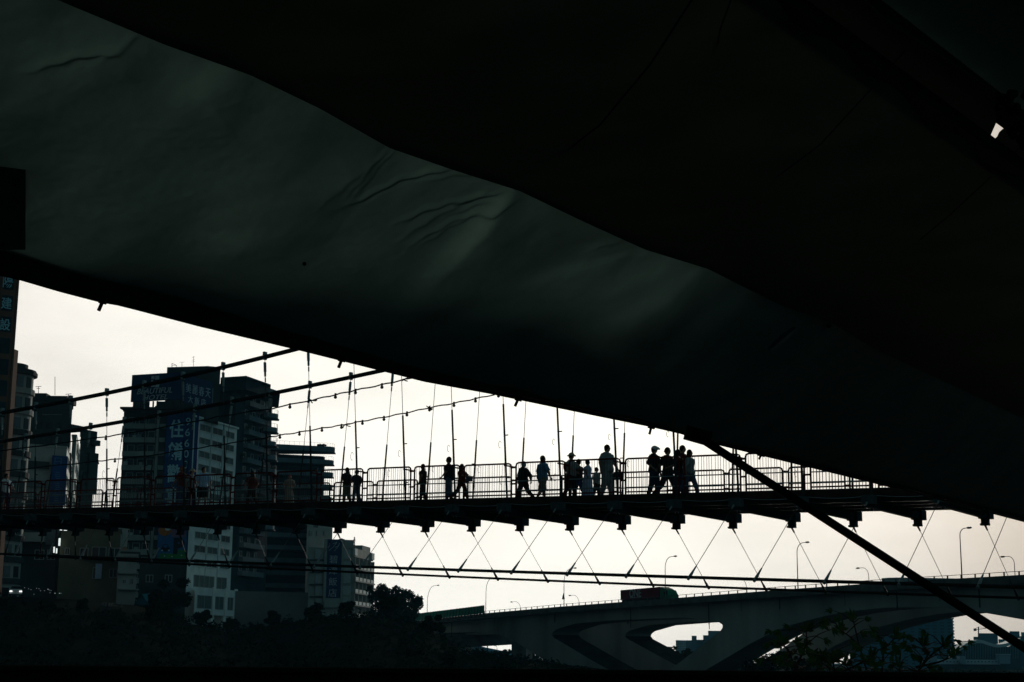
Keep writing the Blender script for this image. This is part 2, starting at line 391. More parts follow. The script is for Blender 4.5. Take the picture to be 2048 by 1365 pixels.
# main cables: (n, px, py) read at the clamps
near = {0: (4, 826), 1: (72.5, 813), 2: (141, 802), 3: (215, 789), 4: (288, 770), 5: (365, 752), 6: (445, 736), 7: (530, 714), 8: (617, 693)}
far = {-2: (55, 875), -1: (116, 866), 0: (182, 856), 1: (250, 843), 2: (317, 831), 3: (387, 817), 4: (459, 802), 5: (540, 788), 6: (620, 771), 7: (703, 753), 8: (790, 740)}
lown = {1: (24, 1110), 2: (91, 1112), 3: (160, 1114), 4: (232, 1116), 5: (310, 1119), 6: (382, 1121), 7: (460, 1125), 8: (546, 1129), 9: (633, 1131), 10: (725, 1134), 11: (816, 1138), 12: (925, 1141), 13: (1027, 1144), 14: (1140, 1149), 15: (1255, 1153), 16: (1380, 1156), 17: (1505, 1158), 18: (1643, 1160)}
lowf = {7: (716, 1145), 8: (804, 1149), 9: (890, 1153), 10: (995, 1158), 11: (1095, 1162), 12: (1202, 1166), 13: (1309, 1170), 14: (1417, 1174), 15: (1527, 1179)}
def smooth_fit(d, deg, lo, hi):
    ns = sorted(d); wz = [cross(n, *d[n]) for n in ns]
    pw = np.polyfit(ns, [a for a, _ in wz], 1 if deg < 3 else 2); pz = np.polyfit(ns, [b for _, b in wz], deg)
    return lambda n: (float(np.polyval(pw, n)), float(np.polyval(pz, n)))
fn, ff, gn, gf = smooth_fit(near, 2, 0, 0), smooth_fit(far, 2, 0, 0), smooth_fit(lown, 2, 0, 0), smooth_fit(lowf, 2, 0, 0)
def cable_path(f, n0, n1, dz=0, step=.5): return [B(n, *f(n)) + Vector((0, 0, dz)) for n in np.arange(n0, n1 + .01, step)]
wb(MB().tube(cable_path(fn, N0, 18), .10, 8), 'main_cable', 'cable', sb, smooth=True)
wb(MB().tube(cable_path(ff, N0, 18), .10, 8), 'main_cable', 'cable', sb, smooth=True)
wb(MB().tube(cable_path(gn, N0, N1), .052, 6), 'wind_cable', 'cable', sb, smooth=True)
wb(MB().tube(cable_path(gf, N0, N1), .048, 6), 'wind_cable', 'cable', sb, smooth=True)
def hanger(n, f, wbase, hs, bottom):
    top = B(n, *f(n)); bot = B(n, wbase, bottom); d = (bot - top).normalized(); L = (bot - top).length
    if top.z - bot.z < 1: return
    h = wb(MB().tube([top, bot], .013, 5), 'hanger', 'wire', sb)
    side = BD
    wb(MB().tube([bot, bot - d * hs], [.043, .036], 7), 'sleeve', 'steel', h)
    cl = MB().obox(top + Vector((0, 0, .05)), BD * .05, BV * .085, Vector((0, 0, .17))).tube([top + Vector((0, 0, .10)) - BV * .12, top + Vector((0, 0, .10)) + BV * .12], .03, 6)
    cl.obox(top + d * .42, BD * .04, BV * .045, d * .20).tube([top + d * .62, top + d * .82], .05, 6).tube([top + d * .86, top + d * 1.05], .032, 5)
    wb(cl, 'clamp', 'galv', h)
    rg = random.Random(n * 7 + int(wbase * 10)); hk = MB(); sg = -1 if wbase < 1 else 1
    for q in (.62, .25):
        c = bot - d * (hs * q + rg.uniform(-.1, .1)) + side * sg * .22; r = rg.uniform(.07, .12)
        hk.tube([c + side * (r * .6 * math.cos(t)) + Vector((0, 0, r * 1.4 * math.sin(t))) for t in np.linspace(.4, 5.2, 9)], .009, 4)
        e = bot - d * (hs * q * 1.12); hk.tube([e, e - side * sg * .16], .022, 5)
    wb(hk, 'wire_loop', 'wire', h)
for n in range(N0, 19):
    hs = min(3.9, max(2.6, 2.65 + .1 * n))
    hanger(n, fn, -.40, hs, -.35); hanger(n, ff, Wd + .45, min(hs, 3.3), -.35)
# stays down to the wind cables
for n in range(N0 + 1, N1 + 1):
    for f, w0, h0 in ((gn, -.75, -.45), (gf, 4.2, -.88)):
        a = B(n, w0, h0); c = B(n, *f(n)); d = (a - c).normalized()
        st = wb(MB().tube([a, c], .0115, 4), 'stay', 'wire', sb)
        mb = MB().tube([c - d * .10, c + d * .16, c + d * .40, c + d * .62], [.055, .05, .035, .025], 6).tube([a, a - d * .3], [.04, .03], 5)
        wb(mb, 'clamp', 'galv' if w0 < 0 else 'steel', st)
        if w0 < 0: pass
# railing panels
def panel(n, w, h, nbars, rg, dn=0., full=True):
    h += rg.uniform(-.02, .02); w += rg.uniform(-.02, .02); dn = rg.uniform(-.008, .008)
    a, b = n + .045 + dn, n + .955 + dn; r = .035
    fr = MB(); cr_ = .045
    top = [B(a, w, .0), B(a, w, h - .12), B(a + .012, w, h - .035), B(a + cr_, w, h), B(b - cr_, w, h), B(b - .012, w, h - .035), B(b, w, h - .12), B(b, w, .0)]
    fr.tube(top, .034, 6); fr.tube([B(a, w, .13), B(b, w, .13)], .028, 6)
    f = wb(fr, 'railing_panel', 'red', sb)
    bars = MB()
    for i in range(nbars):
        t = a + (b - a) * (i + 1) / (nbars + 1) + rg.uniform(-.006, .006); 
        if i == 3 and rg.random() < .3: continue
        bars.tube([B(t, w, .03), B(t + rg.uniform(-.006, .006) * (1 + 3 * (rg.random() < .06)), w, h)], .0105, 4, cap=False)
    wb(bars, 'balusters', 'bars', f)
    for hh in ((.64, .29) if w < 1 else (.70, .40)):
        wb(MB().tube([B(a, w - .03, hh * h / 1.33), B(b, w - .03, hh * h / 1.33)], .021, 6), 'mid_rail', 'pale', f)
    return f
rg = random.Random(5)
for n in range(N0, N1):
    panel(n, 0, 1.33, 19, rg); panel(n, Wd, 1.27, 17, rg)
for n in range(N0 + 1, N1):
    for w, h in ((0, 1.33), (Wd, 1.27)):
        mb = MB().obox(B(n, w, h - .16), BD * .13, BV * .03, Vector((0, 0, .035))).obox(B(n, w, .55), BD * .12, BV * .03, Vector((0, 0, .03)))
        s = -1 if w < 1 else 1
        mb.tube([B(n, w, h - .14), B(n - .10, w + s * .3, h - .10)], .03, 5)
        
        wb(mb, 'railing_joint', 'red', sb)
# conduit under the near edge and tangled flex along the far railing foot
pts = []
for i in range(0, (N1 - N0) * 6 + 1):
    n = N0 + i / 6; pts.append(B(n, -.24, -.22 - .07 * math.sin(PI * (n % 1))))
wb(MB().tube(pts, .012, 4), 'conduit', 'galv', sb)
for k in range(2):
    pts = [B(N0 + i / 5, Wd - .12, .10 + .07 * math.sin(i * (.9 + .3 * k)) * math.sin(i * .17 + k) + .02) for i in range(0, (N1 - N0) * 5 + 1)]
    wb(MB().tube(pts, .012, 4), 'flex', 'cable', sb)
# strings of lamps slung along the hangers
def on_plane(w, px, py): return Pn(px, py, B(0, w), BV)
SA = [(-60, 920), (0, 903), (190, 877), (244, 869), (400, 842), (446, 832), (541, 818), (623, 801), (671, 790), (711, 781), (764, 770), (808, 760), (850, 750), (930, 731), (1000, 714)]
SBp = [(-60, 951), (0, 944), (105, 932), (196, 923), (230, 919), (297, 912), (400, 896), (441, 890), (532, 876), (560, 871), (599, 865), (644, 857), (683, 851), (725, 843), (768, 835), (814, 826), (859, 816), (908, 807), (951, 798), (997, 788), (1080, 772)]
for w, SP, bl, lab in ((-.85, SA, [212, 541, 580, 671, 711, 764], 'upper dark cord of round lamps slung along the footbridge hangers, passing behind the thick cable'),
                       (Wd + 1.0, SBp, [196, 230, 441, 560, 599, 644, 683, 725, 768, 814, 859, 908, 951, 997], 'lower dark cord of round lamps strung above the walkers on the footbridge')):
    q = [on_plane(w, *s) for s in SP]
    ls = empty('lamp_string', q[0]); tag(ls, lab, 'string lights', 'cords of lamps on the footbridge')
    fine = []
    for i in range(len(q) - 1):
        for t in (0, .25, .5, .75): fine.append(q[i].lerp(q[i + 1], t) + Vector((0, 0, .02 * math.sin(7 * (i + t)))))
    wb(MB().tube(fine, .03, 5), 'cord', 'cable', ls)
    for px in bl:
        py = float(np.interp(px, [s[0] for s in SP], [s[1] for s in SP])); c = on_plane(w, px, py)
        mb = MB().tube([c + Vector((0, 0, .06)), c - Vector((0, 0, .04))], .045, 6).ball(c - Vector((0, 0, .10)), .068, n=8, m=6)
        wb(mb, 'bulb', 'bulb', ls)
    for px in ([623, 808] if w < 0 else [690, 859]):
        py = float(np.interp(px, [s[0] for s in SP], [s[1] for s in SP])); c = on_plane(w, px, py)
        mb = MB()
        for k in range(5):
            e = Vector((rg.uniform(-.2, .2), 0, rg.uniform(-.16, .12))); mb.tube([c, c + e * .6, c + e + Vector((.06, 0, 0))], .03, 4)
        wb(mb, 'clip', 'cable', ls)
# ================================================================ ROAD BRIDGES
k_ = .8
RA = Vector((-30.178 * k_, 560 * k_, 0)); RD = Vector((23.281, -51.478, 0)).normalized(); RV = Vector((-RD.y, RD.x, 0))
if RV.y < 0: RV = -RV
def rp(px, py, w=0): 
    A = RA + RV * w; p = Pn(px, py, A, RV); return (p - A).dot(RD), p.z
def RQ(s, z, w): q = RA + RD * s + RV * w; return Vector((q.x, q.y, z))
EDGE = [(820, 1244), (854, 1240), (970, 1227), (1128, 1213), (1331, 1198), (1595, 1177.5), (1780, 1165), (1923, 1157), (2048, 1150), (2250, 1138)]
EW = -2.6
prof = [(rp(x, y, EW)) for x, y in EDGE]          # parapet top line (s, z)
ps = [p[0] for p in prof]; pz_ = [p[1] for p in prof]
def topz(s): return float(np.interp(s, ps, pz_))
S0, S1 = prof[0][0] - 90, prof[-1][0] + 25
def soff(lst): return [rp(x, y, 0) for x, y in lst]
outer_l = [(700, 1262), (828, 1268), (925, 1265), (970, 1265.5), (994, 1269), (1023, 1279), (1072, 1310), (1120, 1340), (1160, 1365), (1205, 1393)]
base_ = [(1215, 1412), (1315, 1412)]
outer_r = [(1327, 1392), (1395, 1350), (1450, 1318), (1500, 1288), (1540, 1267.5), (1580, 1251), (1634, 1236), (1692, 1224), (1767, 1216), (1821, 1214.5), (1888, 1216.5), (1954, 1223.5), (2048, 1240), (2150, 1262), (2230, 1290)]
hole = [(1104, 1270), (1105.5, 1265), (1112, 1259.5), (1150, 1247.5), (1220, 1241.5), (1300, 1238), (1370, 1235.5), (1420, 1241), (1438, 1245), (1445, 1250), (1445, 1256), (1440, 1263), (1400, 1294), (1357, 1327), (1320, 1355), (1296, 1373), (1285, 1376), (1262, 1365), (1185, 1322), (1140, 1295), (1108, 1276)]
def road_bridge(w0, T, name_lab, extra=()):
    rb = empty('road_bridge', RQ(150, -8, w0)); tag(rb, name_lab, 'bridge')
    O2 = soff(outer_l) + soff(base_) + soff(outer_r)
    tops = [(s, topz(s) - 1.15) for s in np.linspace(O2[-1][0], O2[0][0], 26)]
    poly = [Vector((a, b, 0)) for a, b in O2 + tops]; hl = [Vector((a, b, 0)) for a, b in soff(hole)]
    tris = geometry.tessellate_polygon([poly, hl]); allp = poly + hl; n = len(allp)
    vs = [RQ(p.x, p.y, w0) for p in allp] + [RQ(p.x, p.y, w0 + T) for p in allp]
    fs = [tuple(t) for t in tris] + [tuple(i + n for i in t[::-1]) for t in tris]
    a = len(poly)
    fs += [(i, (i + 1) % a, n + (i + 1) % a, n + i) for i in range(a)]
    b = len(hl); fs += [(a + i, a + (i + 1) % b, n + a + (i + 1) % b, n + a + i) for i in range(b)]
    mb = MB().add(vs, fs); me = mb.mesh('girder'); bm = bmesh.new(); bm.from_mesh(me); bmesh.ops.recalc_face_normals(bm, faces=bm.faces); bm.to_mesh(me); bm.free()
    me.transform(Matrix.Translation(-parent_loc(rb))); og = link_mesh('arched_girder', me, 'concrete', rb); me.materials.append(MT['shade_joint'])
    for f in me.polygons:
        if f.normal.z > .5: f.material_index = 1  # up-facing faces coloured near-black to stand for shade
    # downpipes and joints on the face
    mb = MB()
    for px in (1110, 1262, 1418, 1560, 1795, 1960, 905):
        s, _z = rp(px, 1200, 0); t = topz(s); mb.tube([RQ(s, t - 1.25, w0 - .12), RQ(s, t - 3.3 - (px % 3), w0 - .12)], .09, 5)
    wb(mb, 'downpipes', 'dgrey', rb)
    mb = MB()
    for px in (1111, 1482, 1690, 1880, 990): s, _z = rp(px, 1200, 0); t = topz(s); mb.obox(RQ(s, t - 2.2, w0 - .012), RD * .05, RV * .01, Vector((0, 0, 1.0)))
    wb(mb, 'joint_seams', 'shade_joint', rb)
    # deck slab with overhangs and parapets
    def sweep(wa, wb_, ha, hb, name, mt, par=rb):
        ss = list(np.linspace(S0, S1, 30)); vs = []
        for s in ss:
            t = topz(s); vs += [RQ(s, t + ha, wa), RQ(s, t + ha, wb_), RQ(s, t + hb, wb_), RQ(s, t + hb, wa)]
        k = len(ss); fs = [(0, 1, 2, 3), tuple(4 * (k - 1) + q for q in (3, 2, 1, 0))]
        for i in range(k - 1):
            for q in range(4): fs.append((4 * i + q, 4 * i + 4 + q, 4 * i + 4 + (q + 1) % 4, 4 * i + (q + 1) % 4))
        return wb(MB().add(vs, fs), name, mt, par)
    e0, e1 = w0 + EW, w0 + T + 2.6
    sweep(e0, e1, -1.14, -.78, 'deck_slab', 'concrete2')
    sweep(e0 - .05, e0 + .2, -1.25, 0, 'parapet', 'concrete2'); sweep(e1 - .2, e1 + .05, -1.25, 0, 'parapet', 'concrete2')
    gr = sweep(e0 + .02, e0 + .12, .48, .56, 'guard_rail', 'rail')
    mb = MB()
    for s in np.arange(S0, S1, 3.1): mb.obox(RQ(s, topz(s) + .22, e0 + .07), RD * .11, RV * .06, Vector((0, 0, .27)))
    wb(mb, 'posts', 'rail', gr)
    # piers towards the bank
    for px, top in extra:
        s, z = rp(px, 1275, 0); mb = MB(); c = RQ(s, 0, w0 + T / 2)
        mb.obox((c.x, c.y, (topz(s) - 2.5 - 9) / 2), RD * 1.1, RV * (T / 2 - .3), Vector((0, 0, (topz(s) - 2.5 + 9) / 2)))
        wb(mb, 'pier', 'concrete', rb)
    return rb
road_bridge(0, 7.0, 'wide concrete road bridge with arches and a slanting V-shaped pier, carrying the container truck', [(790, 0)])
road_bridge(19.3, 7.0, 'second concrete road bridge hidden mostly behind the first, its arch seen through the V-shaped pier', [(780, 0)])
tt = [P(700, 1268, 470), P(1045, 1261, 470), P(1045, 1286.5, 470), P(1023, 1288, 470), P(937, 1293, 470), P(700, 1303, 470)]
ap = MB().add(tt + [p + Vector((3, 9, 0)) for p in tt], [(0, 1, 2, 3, 4, 5), (11, 10, 9, 8, 7, 6)] + [(i, 6 + i, 6 + (i + 1) % 6, (i + 1) % 6) for i in range(6)])
tq = [P(1023, 1280, 472), P(1052, 1280, 472), P(1052, 1352, 472), P(1023, 1352, 472)]
ap.add(tq + [p + Vector((2, 6, 0)) for p in tq], [(0, 1, 2, 3), (7, 6, 5, 4)] + [(i, 4 + i, 4 + (i + 1) % 4, (i + 1) % 4) for i in range(4)])
tag(wb(ap, 'approach_viaduct', 'concrete2'), 'plain dark approach viaduct under the end of the road bridges, above a slot of sky', 'viaduct')
# green noise barrier on the near parapet
nb = empty('noise_barrier', RQ(ps[1], topz(ps[1]), EW)); tag(nb, 'green corrugated noise barrier on the road bridge beside the round tree', 'barrier')
s_a, s_b = rp(790, 1246, EW)[0], rp(969.5, 1227, EW)[0]; mb = MB(); k = int((s_b - s_a) / 2)
za = P(854, 1222.5, RQ(rp(854, 1240, EW)[0], 0, EW).y).z - topz(rp(854, 1240, EW)[0]); zb = 1.0
hb_ = Pn(969, 1211, RQ(0, 0, EW), RV).z - topz(s_b)
for i in range(k):
    s = s_a + (s_b - s_a) * (i + .5) / k; t = topz(s)
    mb.obox(RQ(s, t + hb_ / 2, EW - .12), RD * ((s_b - s_a) / k / 2 - .04), RV * .05, Vector((0, 0, hb_ / 2)))
wb(mb, 'panels', 'green', nb); mb = MB()
for i in range(k + 1):
    s = s_a + (s_b - s_a) * i / k; t = topz(s); mb.obox(RQ(s, t + hb_ / 2 - .4, EW - .2), RD * .07, RV * .08, Vector((0, 0, hb_ / 2 + .4)))
wb(mb, 'posts', 'rail', nb)
# street lamps
def street_lamp(base, H, arm, side, label, warn=False, r=.085):
    L = empty('street_lamp', base); tag(L, label, 'street lamp', 'street lamps on the road bridge')
    u = RD * side; pts = [base]; R0 = arm * .62
    c = base + Vector((0, 0, H - R0 * .9))
    pts.append(c)
    for t in np.linspace(0, PI / 2, 7)[1:]:
        pts.append(c + u * (R0 * (1 - math.cos(t))) + Vector((0, 0, R0 * .9 * math.sin(t))))
    pts.append(pts[-1] + u * (arm - R0))
    wb(MB().tube(pts, [r * 1.25] + [r * .8] * (len(pts) - 2) + [r * .6], 6), 'post', 'lamp', L, smooth=True)
    e = pts[-1] + u * .35
    wb(MB().ball(e, .62, .28, .17, n=8, m=5, axes=(u, u.cross(Vector((0, 0, 1))), Vector((0, 0, 1)))), 'lamp_head', 'lamp', L, smooth=True)
    if warn:
        c = base + Vector((0, 0, 2.9)) - RV * .14; mb = MB(); q = .75
        tri = [c + RD * -q - Vector((0, 0, .55)), c + RD * q - Vector((0, 0, .55)), c + Vector((0, 0, .85))]
        mb.add(tri + [t - RV * .05 for t in tri], [(0, 1, 2), (5, 4, 3), (0, 3, 4, 1), (1, 4, 5, 2), (2, 5, 3, 0)]); wb(mb, 'warning_sign', 'rail', L)
    return L
LAB = ['standing beside the round tree, behind the green barrier', 'just beyond the end of the green noise barrier', 'carrying a small dark triangle sign',
       'rising from behind the cab of the container truck', 'tall, between the truck and the long black pole', 'tallest, beyond the long black pole']
for (px, py, hx, hy), lb in zip([(854, 1240, 874, 1173.5), (971.5, 1227, 990, 1158), (1128, 1213, 1149, 1139), (1331, 1198, 1350, 1115), (1596, 1177, 1615, 1087), (1924, 1157, 1940, 1057.5)], LAB):
    s, z = rp(px, py, EW + .25); b = RQ(s, z - .8, EW + .25); t = Pn(px, hy, RQ(0, 0, EW + .25), RV).z
    arm = rp(hx, hy, EW + .25)[0] - rp(px, hy, EW + .25)[0]
    street_lamp(b, t - b.z, arm, 1, 'curved-arm street lamp ' + lb, 'triangle' in lb)
LAB2 = ['short, between the barrier end and the triangle sign', 'low, just past the lamp that carries the triangle sign', 'low, between the truck and the tall lamp after it', 'low, just before the long black pole', 'low, at the very end of the road bridge']
FWD = 28.6
for (px, py, hx, hy), lb in zip([(1043, 1218, 1024, 1203), (1159, 1208, 1141, 1190), (1493, 1183, 1476, 1158), (1738, 1167, 1719, 1135), (2030, 1150, 2010, 1112)], LAB2):
    t = Pn(px, hy, RQ(0, 0, FWD), RV).z; s = rp(px, py, FWD)[0]; b = RQ(s, topz(s) - .8, FWD)
    arm = rp(px, hy, FWD)[0] - rp(hx, hy, FWD)[0]
    street_lamp(b, t - b.z, arm, -1, 'street lamp facing the other way, ' + lb, r=.07)
# container truck on the near carriageway
TW = EW + 1.6
s0, s1, s2 = rp(1241, 1190, TW)[0], rp(1318, 1190, TW)[0], rp(1336.5, 1190, TW)[0]
zt = Pn(1300, 1175.5, RQ(0, 0, TW), RV).z; zt0 = Pn(1243, 1181.5, RQ(0, 0, TW), RV).z
def rz(s): return topz(s) - .78
tk = empty('container_truck', RQ(s1, rz(s1), TW)); tag(tk, 'articulated truck with a dark red container marked ONE and a green cab', 'truck')
def tbox(mb, a, b, wa, w2, ha, hb, sl=0):
    return mb.hexa([RQ(a, rz(a) + ha, TW + wa), RQ(b, rz(b) + ha, TW + wa), RQ(b, rz(b) + ha, TW + w2), RQ(a, rz(a) + ha, TW + w2)],
                   [RQ(a, rz(a) + hb, TW + wa), RQ(b - sl, rz(b) + hb, TW + wa), RQ(b - sl, rz(b) + hb, TW + w2), RQ(a, rz(a) + hb, TW + w2)])
ch = zt - rz(s1); mb = MB(); tbox(mb, s0, s1, 0, 2.45, 1.3, ch)
for i in range(24):
    a = s0 + (s1 - s0) * (i + .3) / 24; tbox(mb, a, a + (s1 - s0) / 60, -.035, -.004, 1.4, ch - .1)
con = wb(mb, 'container', 'contain', tk)
cs = s0 + (s1 - s0) * .40
put_text('ONE', RQ(cs, rz(cs) + 1.3 + (ch - 1.3) * .58, TW - .06), RD, 1, 'letter', con, depth=.02, bold=.02, w=(s1 - s0) * .31, h=1.75)
mb = MB()
for i in range(14):
    a = s0 + (s1 - s0) * (.26 + .0215 * i); tbox(mb, a, a + (s1 - s0) * .014, -.06, -.04, 1.3 + (ch - 1.3) * .12, 1.3 + (ch - 1.3) * .2)
wb(mb, 'small_print', 'letter', con)
mb = MB(); tbox(mb, s0, s1 - .4, .3, 2.1, .9, 1.29)
wb(mb, 'chassis', 'steel', tk)
mb = MB(); L_ = s2 - s1
tbox(mb, s1 + .35, s2, .05, 2.35, .6, 1.7, .05); tbox(mb, s1 + .35, s2 - .06, .05, 2.35, 1.701, 2.65, .9)
cb = wb(mb, 'cab', 'cabg', tk)
mb = MB(); mb.hexa([RQ(s1 + .3, rz(s1) + 2.652, TW + .2), RQ(s2 - 1.1, rz(s2) + 2.652, TW + .2), RQ(s2 - 1.1, rz(s2) + 2.652, TW + 2.2), RQ(s1 + .3, rz(s1) + 2.652, TW + 2.2)],
        [RQ(s1 + .1, rz(s1) + ch - .05, TW + .3), RQ(s1 + L_ * .42, rz(s2) + ch - .35, TW + .3), RQ(s1 + L_ * .42, rz(s2) + ch - .35, TW + 2.1), RQ(s1 + .1, rz(s1) + ch - .05, TW + 2.1)])
wb(mb, 'air_deflector', 'cabg', cb)
mb = MB(); tbox(mb, s1 + L_ * .5, s2 - .35, .02, .045, 1.75, 2.35, .5); wb(mb, 'side_window', 'glass', cb)
mb = MB(); tbox(mb, s2 - .5, s2 - .2, -.25, -.05, 1.9, 2.6); wb(mb, 'wing_mirror', 'steel', cb)
for a in (s0 + 1.2, s0 + 2.6, s0 + 4, s1 - 1.5, s1 + L_ * .75):
    c = RQ(a, rz(a) + .5, TW); mb = MB().tube([c + RV * .1, c + RV * .5], .5, 14); wb(mb, 'wheel', 'tyre', tk)
# pale curved screen on the far carriageway
s0, s1 = rp(1763, 1157, 22)[0], rp(1932, 1157, 22)[0]; mb = MB(); ss = np.linspace(s0, s1, 14); zt = [Pn(px, py, RQ(0, 0, 22), RV).z for px, py in zip(np.linspace(1763, 1932, 14), np.interp(np.linspace(1763, 1932, 14), [1763, 1775, 1800, 1850, 1932], [1156.5, 1155.5, 1155, 1155.6, 1157.5]))]
vs = []
for s, z in zip(ss, zt): vs += [RQ(s, topz(s) - .3, 22), RQ(s, z - .05, 22), RQ(s, z, 22.4), RQ(s, z - .1, 25), RQ(s, topz(s) - .3, 25)]
fs = [(5 * i + q, 5 * i + 5 + q, 5 * i + 5 + (q + 1) % 5, 5 * i + (q + 1) % 5) for i in range(13) for q in range(5)] + [(0, 1, 2, 3, 4), tuple(65 + q for q in (4, 3, 2, 1, 0))]
tag(wb(MB().add(vs, fs), 'road_shelter', 'citym'), 'low pale blue-grey flat roof on the road bridge, crossed by the long black pole', 'shelter')
# ================================================================ TOWN ON THE LEFT
class Wall:
    """vertical wall from plan point a to b; s runs along it in metres, o is the distance out towards the viewer"""
    def __init__(s, a, b):
        s.a = Vector((a[0], a[1], 0)); d = Vector((b[0] - a[0], b[1] - a[1], 0)); s.L = d.length; s.d = d.normalized()
        s.n = Vector((s.d.y, -s.d.x, 0))
        if s.n.dot(s.a) > 0: s.n = -s.n
    def sz(s, px, py): p = Pn(px, py, s.a, s.n); return (p - s.a).dot(s.d), p.z
    def q(s, t, z, o=0): v = s.a + s.d * t + s.n * o; return Vector((v.x, v.y, z))
    def box(s, mb, t0, t1, z0, z1, o0, o1):
        return mb.hexa([s.q(t0, z0, o1), s.q(t1, z0, o1), s.q(t1, z0, o0), s.q(t0, z0, o0)], [s.q(t0, z1, o1), s.q(t1, z1, o1), s.q(t1, z1, o0), s.q(t0, z1, o0)])
    def pbox(s, mb, x0, y0, x1, y1, o0, o1):      # from pixels
        a, b = s.sz(x0, y0), s.sz(x1, y1); return s.box(mb, min(a[0], b[0]), max(a[0], b[0]), min(a[1], b[1]), max(a[1], b[1]), o0, o1)
def XY(px, Y, py=1000): p = P(px, py, Y); return (p.x, p.y)
def zat(px, py, Y): return P(px, py, Y).z
def window(wl, t0, t1, z0, z1, par, glass='glass', mull=1, o=0, fr=.09):
    mb = MB(); wl.box(mb, t0, t1, z0, z0 + fr, o, o + .12); wl.box(mb, t0, t1, z1 - fr, z1, o, o + .12)
    wl.box(mb, t0, t0 + fr, z0 + fr, z1 - fr, o, o + .11); wl.box(mb, t1 - fr, t1, z0 + fr, z1 - fr, o, o + .11)
    for k in range(mull):
        c = t0 + (t1 - t0) * (k + 1) / (mull + 1); wl.box(mb, c - fr / 2, c + fr / 2, z0 + fr, z1 - fr, o, o + .10)
    f = wb(mb, 'window', 'frame', par); mb = MB(); wl.box(mb, t0 + fr, t1 - fr, z0 + fr, z1 - fr, o + .004, o + .04); wb(mb, 'pane', glass, f); return f
def building(name, label, plan, top, base, m, parapet=.5, cat='building'):
    c = sum((Vector((p[0], p[1], 0)) for p in plan), Vector()) / len(plan); e = empty(name, (c.x, c.y, base)); tag(e, label, cat)
    b = wb(MB().prism(plan, base, top), 'walls', m, e)
    if parapet:
        mb = MB(); n = len(plan)
        for i in range(n):
            a, d = Vector(plan[i]), Vector(plan[(i + 1) % n]); u = (d - a).normalized(); nn = Vector((u.y, -u.x)) * .15; 
            mb.hexa([(*(a - nn), top), (*(d - nn), top), (*(d + nn), top), (*(a + nn), top)], [(*(a - nn), top + parapet), (*(d - nn), top + parapet), (*(d + nn), top + parapet), (*(a + nn), top + parapet)])
        wb(mb, 'roof_parapet', m, e)
    return e
def back(a, b, depth):   # block standing behind the wall a-b, its flanks running straight away from the river
    a, b = Vector(a), Vector(b); k = 1 + depth / max(a.y, b.y); return [tuple(a), tuple(b), tuple(b * k), tuple(a * k)]
def window(wl, t0, t1, z0, z1, par, glass='glass', mull=1, o=0, fr=.09):
    mb = MB(); wl.box(mb, t0, t1, z0, z0 + fr, o, o + .12); wl.box(mb, t0, t1, z1 - fr, z1, o, o + .12)
    wl.box(mb, t0, t0 + fr, z0 + fr, z1 - fr, o, o + .11); wl.box(mb, t1 - fr, t1, z0 + fr, z1 - fr, o, o + .11)
    for k in range(mull):
        c = t0 + (t1 - t0) * (k + 1) / (mull + 1); wl.box(mb, c - fr / 2, c + fr / 2, z0 + fr, z1 - fr, o, o + .10)
    f = wb(mb, 'window', 'frame', par); mb = MB(); wl.box(mb, t0 + fr, t1 - fr, z0 + fr, z1 - fr, o + .004, o + .04); wb(mb, 'pane', glass, f); return f
def building(name, label, plan, top, base, m, parapet=.5, cat='building'):
    c = sum((Vector((p[0], p[1], 0)) for p in plan), Vector()) / len(plan); e = empty(name, (c.x, c.y, base)); tag(e, label, cat)
    b = wb(MB().prism(plan, base, top), 'walls', m, e)
    if parapet:
        mb = MB(); n = len(plan)
        for i in range(n):
            a, d = Vector(plan[i]), Vector(plan[(i + 1) % n]); u = (d - a).normalized(); nn = Vector((u.y, -u.x)) * .15; 
            mb.hexa([(*(a - nn), top), (*(d - nn), top), (*(d + nn), top), (*(a + nn), top)], [(*(a - nn), top + parapet), (*(d - nn), top + parapet), (*(d + nn), top + parapet), (*(a + nn), top + parapet)])
        wb(mb, 'roof_parapet', m, e)
    return e
rw = random.Random(11)

# --- brown tower with a column of characters
a, b = XY(-110, 196, 630), XY(34, 200, 630); T = building('tower_block', 'tall brown tiled tower cut by the frame, with a column of characters in square panels', back(a, b, 14), zat(34, 380, 200), on_bank(20, 240).z - 4, 'brown')
W = Wall(a, b)
for i in range(15):
    y0 = 547 + i * 42.5 - 42; x1 = 27 - (y0 - 547) * .068
    for dx in (0, -30):
        mb = MB(); W.pbox(mb, x1 - 22 + dx, y0, x1 + dx, y0 + 33, .003, .05); pn_ = wb(mb, 'panel', 'dblue', T)
        if dx == 0 and 1 <= i <= 3:
            s_, z_ = W.sz(x1 - 11, y0 + 17); put_text('陽建設'[i - 1], W.q(s_, z_, .06), W.d, 1, 'bletter', pn_, h=1.55, w=1.3, depth=.02, bold=.01)
for x in (33, 1):
    mb = MB(); s_, z_ = W.sz(x, 630); W.box(mb, s_ - .18, s_, on_bank(20, 240).z - 4, zat(34, 380, 200), .003, .16); wb(mb, 'pilaster', 'brown', T)
a2, b2 = XY(22, 205, 700), XY(37, 207, 700); mb = MB().prism(back(a2, b2, 8), on_bank(20, 240).z, zat(36, 699, 206)); wb(mb, 'side_wing', 'brown', T)
